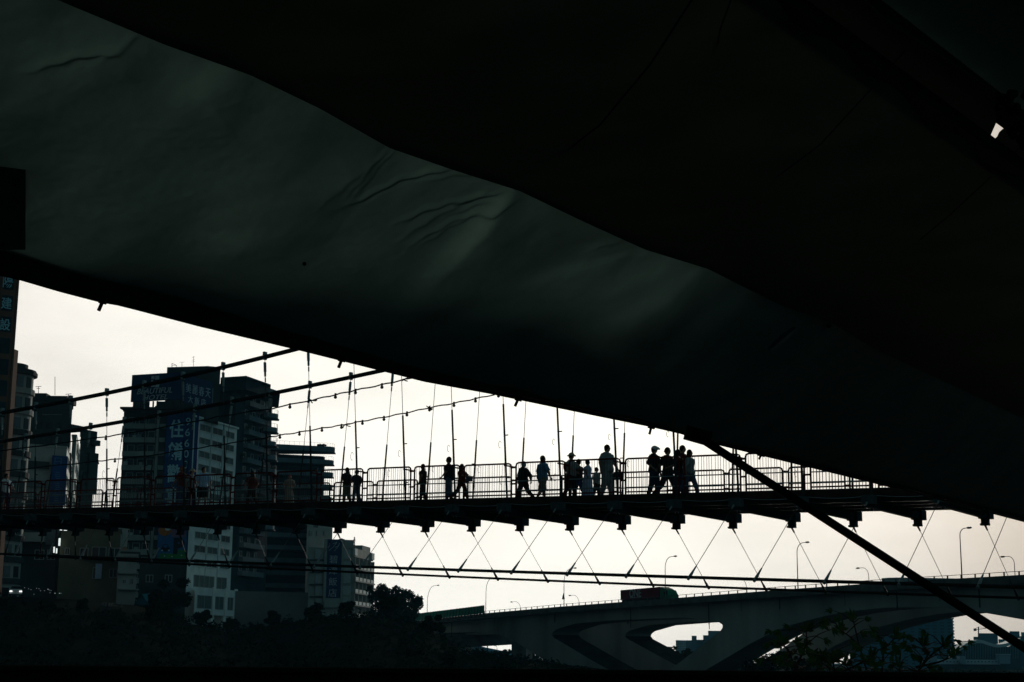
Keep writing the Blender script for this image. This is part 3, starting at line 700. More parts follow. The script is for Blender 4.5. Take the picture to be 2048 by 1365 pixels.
# --- rounded tower
c0 = Vector(XY(22, 232, 760)); RR = 3.25
def ring(r, n=22): return [(c0.x + r * math.cos(t), c0.y + r * math.sin(t)) for t in np.linspace(0, 2 * PI, n, endpoint=False)]
T = empty('round_tower', (c0.x, c0.y, 8)); tag(T, 'round-cornered apartment tower with overhanging cornice rings, behind the brown tower', 'building')
zt = zat(60, 746, 229); wb(MB().prism(ring(RR), 8, zt), 'walls', 'grey', T)
mb = MB(); mb.prism(ring(RR + .55), zt, zt + .5); mb.prism(ring(RR + .35), zt + .5, zt + .8); mb.prism(ring(RR - .9), zt + .8, zt + 1.7); wb(mb, 'roof', 'dgrey', T)
for k in range(11):
    z = zt - 2.1 - k * 3.1
    wb(MB().prism(ring(RR + .32), z - .8, z), 'balcony', 'dgrey' if k > 1 else 'grey', T)
    for t in (-.35, -.85, -1.35, -1.85):
        u = Vector((math.cos(t), math.sin(t), 0)); vv = Vector((-u.y, u.x, 0)); c = Vector((c0.x, c0.y, z + .95)) + u * (RR + .02)
        if z + 1.8 > zt: continue
        wb(MB().obox(c, vv * .5, u * .06, Vector((0, 0, .8))), 'window', 'glass', T)
# --- dark block with aerials
a, b = XY(64, 262, 800), XY(146, 262, 800); base = on_bank(100, 240).z - 3
T = building('dark_block', 'plain dark block with roof aerials, between the round tower and the sunlit white block', back(a, b, 10), zat(100, 801, 262), base, 'dgrey', .4)
W = Wall(a, b); mb = MB(); W.pbox(mb, 66, 786, 91, 801, -6, -.3); wb(mb, 'roof_room', 'dgrey', T); mb = MB(); W.pbox(mb, 92, 790, 130, 800, -7, -1); wb(mb, 'roof_room', 'dgrey', T)
mb = MB(); W.pbox(mb, 85, 829, 124, 830.5, 0, .1); wb(mb, 'ledge', 'balc', T)
for x, y0, y1 in ((77, 787, 773), (110, 790, 754), (137, 796, 788)):
    p, q = P(x, y0 + 1, 264), P(x, y1, 264); mb = MB().tube([p, q], .05, 5)
    if x != 110: mb.tube([q - Vector((.5, 0, .1)), q + Vector((.5, 0, .0))], .05, 4).tube([q - Vector((.3, 0, .4)), q + Vector((.3, 0, -.35))], .05, 4)
    wb(mb, 'aerial', 'steel', T)
for r in range(6):
    for x0 in (72, 92, 112): 
        y = 845 + r * 27; mb = MB(); W.pbox(mb, x0 - r * 1.2, y, x0 + 12 - r * 1.2, y + 13, .004, .06); wb(mb, 'window', 'glass', T)
# dull front with banner, and its sunlit flank
a, b, c = XY(48, 247, 950), XY(129.5, 250, 950), XY(145.5, 274, 950)
T = building('white_block', 'white apartment block with one brightly lit flank full of small windows, beside the footbridge gap', [a, b, c, (a[0] - 3, 276)], zat(130, 897, 250), base, 'grey', .3)
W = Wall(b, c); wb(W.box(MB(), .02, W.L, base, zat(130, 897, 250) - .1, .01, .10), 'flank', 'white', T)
for r in range(9):
    for k in range(4):
        t = 3.0 + k * 5.4; z = zat(130, 897, 250) - 2.7 - r * 3.0
        window(W, t, t + 3.0, z, z + 1.7, T, 'glass', 1, .103)
W = Wall(a, b)
for r in range(8):
    z = zat(130, 897, 250) - 3.5 - r * 3; wb(W.box(MB(), .3, W.L - 2.6, z, z + 1.1, .004, .5), 'balcony', 'balb' if r % 2 else 'dgrey', T)
mb = MB(); W.pbox(mb, 103, 912, 127, 1012, .55, .7); bn = wb(mb, 'banner', 'banner', T)
s_, z_ = W.sz(114, 925); put_text('日', W.q(s_, z_, .72), W.d, 1, 'banner_faded', bn, h=1.3, w=1.1)
mb = MB()      # worn strokes of the characters below, no longer readable
for i in range(3):
    for k in range(4):
        s_, z_ = W.sz(113 - i, 946 + i * 22 + k * 4); W.box(mb, s_ - rw.uniform(.2, .5), s_ + rw.uniform(.2, .5), z_ - .05, z_ + .05, .703, .72)
wb(mb, 'worn_strokes', 'banner_faded', bn)
# --- second lit flank and dark slab
a, b, c = XY(150, 268, 950), XY(147.5, 268, 950), XY(156, 292, 950)
T = building('narrow_white_block', 'narrow block showing only a thin bright flank, squeezed beside the dark stepped slab block', [XY(140, 268, 950), b, c, XY(146, 292, 950)], zat(150, 872, 268), base, 'grey', .2)
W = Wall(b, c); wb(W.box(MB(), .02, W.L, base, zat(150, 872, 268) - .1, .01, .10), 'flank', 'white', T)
for r in range(9):
    for k in range(3): z = zat(150, 872, 268) - 2.7 - r * 3.1; window(W, 3 + k * 6.5, 6.4 + k * 6.5, z, z + 1.7, T, 'glass', 1, .103)
a, b = XY(156.5, 296, 950), XY(188, 300, 950)
T = building('slab_block', 'dark slab block with a stepped roofline, standing just before the sky gap', back(a, b, 10), zat(180, 863, 298), base, 'dgrey', .2)
W = Wall(a, b); mb = MB(); W.pbox(mb, 143, 849, 172, 864, -6, .2); wb(mb, 'roof_room', 'dgrey', T); mb = MB(); W.pbox(mb, 181, 880, 194, 893, -2, .8); W.pbox(mb, 176, 905, 188.5, 990, -.2, .5); wb(mb, 'balcony', 'dgrey', T)
for r in range(7):
    for k in range(2): mb = MB(); y = 880 + 21 * r; W.pbox(mb, 160 + k * 10, y, 166 + k * 10, y + 9, .004, .06); wb(mb, 'window', 'glass', T)

# --- hotel wing with stacked balconies, banner and poster
base = 6.0
a, b = XY(249, 330, 830), XY(392, 330, 830)
zt = zat(300, 829, 330)
H = building('hotel_wing', 'hotel wing with stacked balconies, a blue character banner and a parking poster', back(a, b, 16), zt, base, 'dgrey', .6)
W = Wall(a, b); FH = 2.93
for k in range(14):
    z = zt - 3.2 - k * FH
    wb(W.box(MB(), .2, 6.9, z, z + 1.05, .004, 1.1), 'balcony', 'balc', H)
    wb(W.box(MB(), 7.7, 8.9, z + .2, z + 1.1, .004, .5), 'balcony', 'balc', H)
    for t in (1.0, 3.2, 5.2): window(W, t, t + 1.5, z + 1.1, z + 2.5, H, 'glass', 0)
wb(W.box(MB(), 7.0, 7.55, base, zt, .004, .35), 'stair_column', 'balc', H)
mb = MB(); W.pbox(mb, 336.5, 827, 390, 1046, .9, 1.05); bn = wb(mb, 'banner', 'banner', H)
s1, z1 = W.sz(372, 940); mb = MB(); W.box(mb, s1 - .05, s1 + .05, z1 - 10, z1 + 11, 1.053, 1.10); wb(mb, 'banner_pole', 'steel', bn)
for i, ch in enumerate('住餚歡宴'):
    s_, z_ = W.sz(355.5 - i * 2.6, 859 + i * 45); put_text(ch, W.q(s_, z_, 1.09), W.d, 1, 'bletter', bn, w=3.1, h=3.9, bold=.022)
for i, ch in enumerate('96600'):
    s_, z_ = W.sz(378.5 - i * 1.3, 845 + i * 21.5); put_text(ch, W.q(s_, z_, 1.09), W.d, 1, 'bletter', bn, w=1.0, h=1.6)
# parking poster
PO = MB(); W.pbox(PO, 319, 1052, 374, 1119, .9, 1.0); po = wb(PO, 'poster', 'pblue', H)
def pp(x0, y0, x1, y1, m, o=.003): mb = MB(); W.pbox(mb, x0, y0, x1, y1, 1.0 + o, 1.012 + o); wb(mb, 'poster_print', m, po)
pp(345, 1052.5, 373.5, 1075.5, 'purple'); pp(319.5, 1108, 373.5, 1118.5, 'pgreen'); pp(353, 1101, 373.5, 1107.5, 'pgreen')
def disc(cx, cy, rx, ry, m, o, n=20, half=None, name='poster_print'):
    s0_, z0_ = W.sz(cx, cy); q_ = 330 / 3150; vs = []
    for t in np.linspace(0, 2 * PI, n, endpoint=False): vs.append((s0_ + rx * q_ * math.cos(t), z0_ + ry * q_ * math.sin(t)))
    mb = MB(); k = len(vs); mb.add([W.q(s, z, 1.0 + o) for s, z in vs] + [W.q(s, z, 1.012 + o) for s, z in vs], [tuple(range(k))[::-1], tuple(range(k, 2 * k))] + [(i, (i + 1) % k, k + (i + 1) % k, k + i) for i in range(k)]); wb(mb, name, m, po)
disc(332, 1062, 13, 11, 'orange', .016); disc(338, 1059, 6, 3.5, 'pwhite', .03)
disc(333, 1099, 9, 5.5, 'pdark', .016); disc(333, 1094, 6, 5, 'pdark', .03); disc(333, 1093.5, 4.3, 3, 'pblue', .045); disc(326.5, 1102, 1.6, 1.4, 'pwhite', .045); disc(340, 1102, 1.6, 1.4, 'pwhite', .045)
s_, z_ = W.sz(360, 1093); put_text('P', W.q(s_, z_, 1.04), W.d, 1, 'pdark', po, w=2.3, h=3.4, bold=.06)
for x, y in ((331, 1113), (365, 1112), (346, 1114)): disc(x, y, 1.5, 1.5, 'pwhite', .02, 8)
for i in range(16):      # clutter on the balconies
    z = zt - 3.2 - (i % 12) * FH + 1.06; t = rw.uniform(.5, 5.6)
    wb(W.box(MB(), t, t + rw.uniform(.5, .9), z, z + rw.uniform(.4, .8), .3, .9), 'air_conditioner', rw.choice(['balc', 'balb', 'frame']), H)
# roof terrace and penthouse
mb = MB(); W.pbox(mb, 249, 822, 372, 826, -9, 1.2); s0_, z0_ = W.sz(251, 817.5)
W.box(mb, -.6, 13.5, z0_ - .3, z0_ + .1, -8, 1.8); wb(mb, 'terrace_slab', 'dgrey', H)
mb = MB(); W.pbox(mb, 267, 803, 297, 818, -.9, 0); W.pbox(mb, 313, 803, 372, 820, -.9, 0); W.pbox(mb, 305, 803, 307, 818, -.3, 0); W.pbox(mb, 310, 812, 320, 818, -.5, 0); wb(mb, 'roof_room', 'dgrey', H)
mb = MB(); W.pbox(mb, 352, 813, 364, 819, -.8, -.7); W.pbox(mb, 331, 813, 337, 819, -.8, -.7); wb(mb, 'roof_room_wall', 'balb', H)
plan = [XY(334, 333.3, 740), XY(416, 331.5, 740), XY(441, 332.8, 740), XY(441, 352, 740), XY(336, 352, 740)]
wb(MB().prism(plan, zt - 1, zat(416, 732.5, 331.5)), 'penthouse', 'dgrey', H)
for (x, y0, y1) in ((344, 736, 727), (353, 736, 731), (387, 734, 713), (364, 735, 725)):
    p, q = P(x, y0 + 1, 336), P(x, y1, 336); mb = MB().tube([p, q], .045 if x != 344 else .07, 5)
    if x == 344: mb.tube([q, P(353, 731, 336)], .06, 4).tube([P(344, 731, 336), P(353, 731, 336)], .05, 4)
    if x == 387: 
        for dz in (.3, .9, 1.3): mb.tube([q + Vector((-.35, 0, -dz)), q + Vector((.35, 0, -dz + .2))], .03, 4)
    if x == 364: mb.tube([q + Vector((-.5, 0, 0)), q + Vector((.5, 0, .05))], .03, 4)
    wb(mb, 'aerial', 'steel', H)
# rooftop sign boards
a1, b1, c1 = XY(264.5, 322, 780), XY(367, 318, 780), XY(422, 327, 780)
W1, W2 = Wall(a1, b1), Wall(b1, c1)
SG = empty('rooftop_sign', W1.q(0, zt + 1)); tag(SG, 'large navy rooftop sign board reading BEAUTIFUL HOTEL, wrapped round the corner of the hotel roof', 'sign')
mb = MB(); W1.box(mb, 0, W1.L, zat(264, 805, 322), zat(264, 751, 322), 0, .35); p1 = wb(mb, 'board', 'sign', SG)
for k in range(22):
    z = zat(264, 805, 322) + .25 * (k + .5); W1.box(mb := MB(), .05, W1.L - .05, z, z + .03, .352, .38); wb(mb, 'slat', 'sign', p1) if k % 4 == 0 else None
mb = MB(); W2.box(mb, .05, W2.L, zat(264, 811, 322), zat(264, 756, 322), 0, .35); p2 = wb(mb, 'board', 'sign', SG)
mb = MB(); W2.box(mb, W2.L, W2.L + .18, zat(264, 806, 322), zat(264, 768, 322), 0, .45); wb(mb, 'edge_strip', 'balc', SG)
s_, z_ = W1.sz(311, 782.5); put_text('BEAUTIFUL', W1.q(s_, z_, .37), W1.d, 1, 'letter', p1, w=8.3, h=1.15, shear=.25, depth=.03)
s_, z_ = W1.sz(312, 795.5); put_text('HOTEL', W1.q(s_, z_, .37), W1.d, 1, 'letter', p1, w=5.9, h=1.0, shear=.25, depth=.03)
mb = MB(); 
for t0, t1, z0, z1 in ((-.9, -.2, .8, 1.5), (0, .9, .7, 1.5), (-.9, 0, -.8, -.1), (.1, 1.0, -.9, 0), (-.9, -.5, 0, .6)):
    s_, z_ = W1.sz(312, 767); W1.box(mb, s_ + t0, s_ + t1, z_ + z0, z_ + z1, .353, .40)
wb(mb, 'emblem', 'letter', p1)
for i, ch in enumerate('美麗春天'):
    s_, z_ = W2.sz(374 + i * 13.0, 777 + i * 3.2); put_text(ch, W2.q(s_, z_, .37), W2.d, 1, 'letter', p2, w=1.9, h=1.95, depth=.03)
for i, ch in enumerate('大飯店'):
    s_, z_ = W2.sz(378 + i * 13.0, 799 + i * 3.2); put_text(ch, W2.q(s_, z_, .37), W2.d, 1, 'letter', p2, w=1.7, h=1.5, depth=.03)
mb = MB()
for t in np.linspace(.4, W1.L - .4, 7): W1.box(mb, t - .06, t + .06, zt + .1, zat(264, 805, 322), -.2, 0); 
wb(mb, 'stand', 'steel', SG)

# --- white tiled hotel block
a, b = XY(388, 328.5, 840), XY(475, 346, 840); zt = zat(389, 834, 330)
HW = building('white_hotel_block', 'white tiled hotel block with three columns of curtained windows', [a, b, (b[0] * 1.03, b[1] * 1.03), (a[0] * 1.06, a[1] * 1.06)], zt, base, 'white', .0)
W = Wall(a, b)
wb(W.box(MB(), -.3, W.L + .3, zt - .25, zt + .12, -.2, .35), 'cornice', 'white', HW)
RH = 2.84; ts = []
for x0, x1 in ((400, 421.5), (425.5, 445.5), (452, 469)): ts.append((W.sz(x0, 850)[0], W.sz(x1, 850)[0]))
for r in range(11):
    z = zt - 2.75 - r * RH
    for t0, t1 in ts:
        window(W, t0, t1, z, z + 1.45, HW, 'curtain' if rw.random() < .75 else 'glass', 1, .0, .10)
        wb(W.box(MB(), t0 - .1, t1 + .1, z - .16, z - .04, .0, .2), 'sill', 'white', HW)
for t in (ts[0][1] + .35, ts[1][1] + .3): wb(W.box(MB(), t - .05, t + .05, 16, zt, .003, .09), 'drainpipe', 'balc', HW)
z = W.sz(400, 1178)[1]; window(W, W.sz(384, 1160)[0] + .6, W.sz(428, 1160)[0], z + .3, z + 2.8, HW, 'curtain', 3); window(W, W.sz(433, 1160)[0], W.sz(453, 1160)[0], z + .3, z + 2.8, HW, 'curtain', 1)
# protruding lower storeys
a, b = XY(389, 322, 1200), XY(474, 338, 1200); WL = Wall(a, b); z1 = WL.sz(392, 1175)[1]; z0 = WL.sz(392, 1229)[1]
mb = MB(); plan = [a, b, XY(474, 345, 1200), XY(389, 331, 1200)]; mb.prism(plan, z0, z1); wb(mb, 'lower_storeys', 'white', HW)
for x0, x1 in ((394, 423), (428.5, 447), (454, 466)): window(WL, WL.sz(x0, 1200)[0], WL.sz(x1, 1200)[0], WL.sz(392, 1217)[1], WL.sz(392, 1190)[1], HW, 'curtain', 1)
for x0 in (421.5, 446.5, 466):
    wb(WL.box(MB(), WL.sz(x0, 1240)[0], WL.sz(x0 + 6, 1240)[0], WL.sz(392, 1252)[1] - 2, z0 - .01, -.6, 0), 'column', 'white', HW)
    wb(WL.box(MB(), WL.sz(x0, 1240)[0] + .1, WL.sz(x0 + 6, 1240)[0] - .1, z0, z1 + .3, .003, .22), 'pilaster', 'white', HW)

# --- dark stepped tower with slanting balconies
a, b = XY(441, 359, 800), XY(545, 374, 800); zt = zat(492, 785, 365)
TW_ = building('stepped_tower', 'dark stepped apartment tower with slanting balcony bands and a double overhanging roof', [a, XY(472, 356, 800), b, XY(545, 392, 800), XY(441, 392, 800)], zt, base, 'dblue', 0)
wb(MB().prism([XY(441, 357.5, 760), XY(492, 355, 760), XY(540, 366, 760), XY(538, 386, 760), XY(441, 386, 760)], zt - 1, zat(492, 752, 355)), 'penthouse', 'dblue', TW_)
wb(MB().prism([XY(441, 356.5, 760), XY(492, 354, 760), XY(542, 365, 760), XY(540, 388, 760), XY(441, 388, 760)], zat(541, 772, 365), zat(541, 769.5, 365)), 'roof_edge', 'dblue', TW_)
wb(MB().prism([XY(500, 358, 790), XY(560, 372, 790), XY(558, 392, 790), XY(500, 392, 790)], zat(560, 789, 372), zat(560, 784, 372)), 'roof_edge', 'dblue', TW_)
W = Wall(XY(472, 356, 800), b); C0 = Vector(XY(536, 370, 850))
wb(MB().prism([XY(420, 362, 790), XY(448, 360, 790), XY(448, 380, 790), XY(420, 380, 790)], base, zat(440, 767, 360)), 'link_block', 'dblue', TW_)
for k in range(13):
    y = 800 + 28.3 * k; s0_, z0_ = W.sz(490 - k * 1.3, y + 12); s0_ = max(.3, s0_)
    wb(W.box(MB(), s0_, W.L * .80, z0_, z0_ + 1.15, .004, 1.3), 'balcony', 'balb', TW_)
    if k < 9:
        plan = [(C0.x - 1.5, C0.y)] + [(C0.x + 2.35 * math.cos(t) - (.25 * (k == 2)), C0.y + 2.6 * math.sin(t)) for t in np.linspace(-PI * .6, .5, 9)]
        z = z0_ - 1.6; bl = wb(MB().prism(plan, z, z + 1.1), 'round_balcony', 'balb', TW_)
        wb(MB().prism([(C0.x - 1.5, C0.y)] + [(C0.x + 2.6 * math.cos(t), C0.y + 2.8 * math.sin(t)) for t in np.linspace(-PI * .6, .5, 9)], z - .3, z - .01), 'slab', 'dblue', bl)
        mb = MB()
        for t in np.linspace(-PI * .6, .5, 9): p = Vector((C0.x + 2.3 * math.cos(t), C0.y + 2.5 * math.sin(t), z + 1.1)); mb.tube([p, p + Vector((0, 0, .9))], .03, 4)
        mb.tube([Vector((C0.x + 2.3 * math.cos(t), C0.y + 2.5 * math.sin(t), z + 2.0)) for t in np.linspace(-PI * .6, .5, 9)], .035, 4); wb(mb, 'railing', 'wire', bl)
    for t in (.25, .45, .65): window(W, W.L * t, W.L * t + 1.3, z0_ + 1.2, z0_ + 2.5, TW_, 'glass', 0)
for i in range(14):
    s0_, z0_ = W.sz(490, 812 + 28.3 * (i % 11)); t = rw.uniform(1.5, W.L * .7)
    wb(W.box(MB(), t, t + rw.uniform(.5, 1.0), z0_ + 1.16, z0_ + 1.16 + rw.uniform(.35, .8), .5, 1.1), 'air_conditioner', rw.choice(['balc', 'balb', 'leafd']), TW_)
# --- curved terrace block
ztop = zat(600, 890, 425); fz = 1.214
def cplan(x1, r=2.6, y0=425, bk=1.004): 
    A = Vector(XY(528, y0, 900)); Bq = Vector(XY(x1, y0 + 5, 900)); cc = Vector((Bq.x - r, Bq.y + r))
    return [tuple(A)] + [(cc.x + r * math.sin(t), cc.y - r * math.cos(t)) for t in np.linspace(0, PI / 2, 6)] + [(Bq.x * bk, (Bq.y + r) * bk), (A.x, (Bq.y + r) * bk)]
CT = empty('terrace_block', Vector((*cplan(660)[0], base))); tag(CT, 'lower rounded block of long balcony decks with thin railings, beside the stepped tower', 'building')
wb(MB().prism(cplan(648.5, 2.4, 428, 1.035), base, ztop - 2), 'walls', 'dblue', CT)
for k in range(12):
    z = ztop - k * 2.78 * fz; x1 = 668 - (1 if k else 0) - k * .55
    if k > 4: x1 = 662 - k * .3
    d = wb(MB().prism(cplan(x1), z - 1.0 * fz, z + (.3 if k == 0 else .0)), 'balcony_deck', 'balb', CT)
    wb(MB().prism(cplan(x1 + 1.4, 2.7, 424.6, 1.003), z - 1.2 * fz, z - 1.005 * fz), 'slab_edge', 'dblue', d)
    q = cplan(x1 - .8)[:-2]; mb = MB(); h0, h1 = z + (.3 if k == 0 else 0), z + .85 * fz + (.2 if k == 0 else 0)
    pth = [Vector((*p, h1)) for p in q]; mb.tube(pth, .03, 4); L0, L1 = Vector(q[0]), Vector(q[1])
    for t in np.linspace(0, 1, 13): p = L0.lerp(L1, t); mb.tube([Vector((*p, h0)), Vector((*p, h1))], .028, 4)
    for p in q[2:]: mb.tube([Vector((*p, h0)), Vector((*p, h1))], .028, 4)
    wb(mb, 'railing', 'wire', d)
mb = MB()
for i in range(26):
    p = P(640 + rw.uniform(-6, 12), 890.5, 427); mb.ball(p + Vector((0, rw.uniform(0, 1), 0)), rw.uniform(.2, .4), n=5, m=4)
wb(mb, 'roof_planting', 'leafd', CT)

# --- waterside hotel with vertical sign and lit balconies
a, b, c = XY(616, 394, 1100), XY(703.5, 397, 1100), XY(743, 417, 1100); base = 4
zt = zat(703, 1096, 395)
HB = building('balcony_hotel', 'pale hotel block with a vertical navy sign and a gridded flank of lit balconies', [a, b, c, (a[0] * 1.05, a[1] * 1.05)], zt, base, 'grey', .0)
W = Wall(a, b)
for k in range(6):
    y = 1098 + 24.5 * k
    for x0, x1 in ((630, 648), (684, 701)):
        t0, z0_ = W.sz(x0, y + 20); t1, _ = W.sz(x1, y); wb(W.box(MB(), t0, t1, z0_, z0_ + 2.3, .004, .3), 'wall_panel', 'frame', HB)
    t0, _ = W.sz(620, y); t1, z0_ = W.sz(649, y + 24); wb(W.box(MB(), t0, t1, z0_, z0_ + .25, .0, .6), 'ledge', 'dgrey', HB)
W.pbox(mb := MB(), 650, 1079, 683, 1197, .5, .8); vs_ = wb(mb, 'vertical_sign', 'sign', HB)
W.pbox(mb := MB(), 648.5, 1079, 650, 1205, .4, .9); W.pbox(mb, 683, 1079, 684.5, 1205, .4, .9); wb(mb, 'sign_frame', 'balc', vs_)
W.pbox(mb := MB(), 648, 1197, 683, 1216, -.1, .8); wb(mb, 'sign_plinth', 'balc', HB)
for i, ch in enumerate('碧潭飯店'):
    s_, z_ = W.sz(666 - i * .7, 1119.5 + i * 22.2); put_text(ch, W.q(s_, z_, .81), W.d, 1, 'letter', vs_, w=2.1, h=2.0)
s_, z_ = W.sz(666, 1094); mb = MB()
for q0, q1 in (((-1.2, -1.1), (.8, 1.1)), ((.2, -1.1), (1.5, .9)), ((-1.4, -.4), (-1.0, .8)), ((-.2, .7), (.8, 1.2)), ((.3, -.2), (1.2, .3))):
    c0_, c1_ = W.q(s_ + q0[0], z_ + q0[1], .83), W.q(s_ + q1[0], z_ + q1[1], .83); m0 = (c0_ + c1_) / 2 + W.d * .25; mb.tube([c0_, m0, c1_], .07, 5)
wb(mb, 'emblem', 'letter', vs_)
W.pbox(mb := MB(), 684, 1080, 707, 1097, -5, .3); rr = wb(mb, 'roof_room', 'grey', HB); 
W2 = Wall(b, c); W2.pbox(mb := MB(), 726, 1091, 742, 1108, -4, -.2); wb(mb, 'roof_room', 'grey', HB)
p, q = P(709, 1098, 402), P(709, 1074, 402); mb = MB().tube([p, q], .09, 5)
for k in range(7): mb.obox(q - Vector((0, 0, .3 + k * .38)), (.18 + .05 * (k % 3), 0, 0), (0, .1, 0), (0, 0, .12))
wb(mb, 'mast', 'steel', HB)
p = P(682, 1083, 398); wb(MB().obox(p, (.35, 0, 0), (0, .3, 0), (0, 0, .7)).tube([p + Vector((-.9, 0, .45)), p + Vector((.6, 0, .6))], .06, 4), 'roof_light', 'steel', HB)
wb(W2.box(MB(), -.1, W2.L + .2, zt - 2.0, zt + .1, .003, .5), 'cornice', 'balc', HB)
for x in (1.2, W2.L - 1.3): wb(W2.box(MB(), x - 1.2, x + 1.2, zt - 1.7, zt + .0, .503, .9), 'cornice_block', 'white', HB)
wb(W2.box(MB(), .3, W2.L - .3, base, zt - 2.01, .003, .02), 'recess', 'glass', HB)
for k in range(6):
    z = zt - 5.2 - k * 3.0
    bl = wb(W2.box(MB(), .1, W2.L + .1, z, z + .35, .02, 1.2), 'balcony', 'balc', HB)
    mb = MB()
    for i in range(5):
        t = .5 + i * (W2.L - 1) / 5; W2.box(mb, t, t + (W2.L - 1) / 5 * .72, z + .351, z + 1.15, 1.0, 1.15)
    wb(mb, 'balcony_front', 'white', bl)
    for i in range(6):
        t = .3 + i * (W2.L - .8) / 5; wb(W2.box(MB(), t, t + .22, z + .352, z + 3.0, .03, .99), 'fin', 'grey', HB)
    for i in range(5):
        t = .9 + i * (W2.L - 1) / 5; window(W2, t, t + 1.5, z + .5, z + 2.5, HB, 'curtain' if i % 2 else 'glass', 0, .03)
a, b = XY(614, 418, 1060), XY(665, 421, 1060)
T = building('small_white_block', 'small white block with one dark window, peeping out between footbridge deck and vertical sign', back(a, b, 12), zat(640, 1040, 419), 8, 'grey', .3)
W = Wall(a, b); window(W, W.sz(626, 1050)[0], W.sz(637, 1050)[0], W.sz(626, 1056)[1], W.sz(626, 1047)[1], T, 'glass', 0)
for x in (618, 633, 648): W.pbox(mb := MB(), x, 1062, x + 6, 1072, .01, .4); wb(mb, 'air_conditioner', 'balc', T)

# --- low old houses along the street
def house(name, lab, x0, x1, Y, top, bot, m, wins, cat='house', glass='glass'):
    a, b = XY(x0, Y, top), XY(x1, Y + 1, top); z0 = zat((x0 + x1) / 2, bot, Y) - 1.5
    h = building(name, lab, back(a, b, 9), zat((x0 + x1) / 2, top, Y), z0, m, .4, cat); W = Wall(a, b)
    for q in wins:
        t0, z1 = W.sz(q[0], q[1]); t1, z0_ = W.sz(q[2], q[3]); window(W, t0, t1, z0_, z1, h, glass, 1)
    return h, W
h, W = house('old_house', 'dark old house at the photo edge below the footbridge, with one pale balcony band', -90, 116, 243, 1046, 1192, 'dgrey', [(15, 1095, 30, 1115), (70, 1100, 88, 1120), (95, 1100, 110, 1120), (20, 1135, 36, 1155)])
W.pbox(mb := MB(), 30, 1066, 92, 1085, .01, 1.2); wb(mb, 'balcony', 'balc', h); W.pbox(mb := MB(), 93, 1060, 110, 1090, .01, .2); wb(mb, 'blind', 'balb', h)
W.pbox(mb := MB(), 26, 1118, 34, 1160, .01, .4); wb(mb, 'downpipe', 'balc', h)
h, W = house('shop_house', 'olive shop house with a lit tube lamp on its corner, under the footbridge', 122, 242, 241, 1062, 1194, 'olive', [(184, 1094, 212, 1115), (218, 1096, 240, 1116), (160, 1096, 176, 1116), (186, 1135, 196, 1158), (219, 1138, 234, 1156), (130, 1096, 139, 1110)])
W.pbox(mb := MB(), 192, 1128, 203, 1158, .13, .3); wb(mb, 'blind', 'lblue', h)
W.pbox(mb := MB(), 172, 1113, 243, 1121, .01, .8); wb(mb, 'awning', 'olive', h)
for x0, y0, x1, y1 in ((119.8, 1078, 122.6, 1093), (122, 1060.8, 126.5, 1062.4), (130, 1061.4, 136.5, 1063), (109.5, 1095, 111.5, 1107), (114.5, 1098, 116.5, 1108)): W.pbox(mb := MB(), x0, y0, x1, y1, 1.0, 1.1); wb(mb, 'tube_lamp', 'shopl', h)
h, W = house('corner_house', 'narrow whitish corner house with small dark windows, next to the olive shop house', 237, 275, 237, 1113, 1194, 'grey', [(263, 1127, 267, 1136), (270, 1129, 274, 1138), (245, 1159, 252, 1168), (260, 1157, 267, 1170), (270, 1162, 273, 1169)])
W.pbox(mb := MB(), 236, 1145, 276, 1149, .01, .7); W.pbox(mb, 236, 1178, 276, 1181, .01, 1.0); wb(mb, 'ledge', 'balc', h); W.pbox(mb := MB(), 241, 1103, 281, 1113, -3, -.2); wb(mb, 'roof_fence', 'dgrey', h)
h, W = house('rooftop_hut', 'little whitish rooftop hut with two slit windows, directly under the footbridge deck', 226, 257, 247, 1050, 1074, 'grey', [(233.5, 1058, 237, 1068), (245, 1061, 248, 1072)], 'hut')
h, W = house('river_house', 'dull house with grey ground floor between the parking poster and the corner house', 280, 372, 250, 1123, 1250, 'dgrey', [(292, 1150, 306, 1165), (330, 1150, 344, 1165)])
# blue tarpaulin roof
a = P(268, 1198, 228); mb = MB(); q = [P(268, 1209, 228), P(284, 1188.5, 228), P(297, 1211, 228)]; off = Vector((1.0, 5, .4))
mb.add(q + [p + off for p in q] + [p + Vector((0, 0, -.2)) for p in q] + [p + off + Vector((0, 0, -.2)) for p in q], [(0, 1, 4, 3), (1, 2, 5, 4), (6, 9, 10, 7), (7, 10, 11, 8), (0, 3, 9, 6), (2, 8, 11, 5), (0, 6, 7, 1), (1, 7, 8, 2), (3, 4, 10, 9), (4, 5, 11, 10), (0, 2, 1)])
tp = wb(mb, 'tarpaulin_shelter', 'tealc'); tag(tp, 'blue tarpaulin shelter with a pitched ridge on the bank below the corner house', 'shelter')
# retaining wall below the stepped tower
a, b = XY(470, 296, 1200), XY(616, 300, 1200); mb = MB().prism(back(a, b, 3), 0, zat(540, 1184, 298)); tag(wb(mb, 'retaining_wall', 'retain'), 'plain dark retaining wall on the bank below the stepped tower', 'wall')
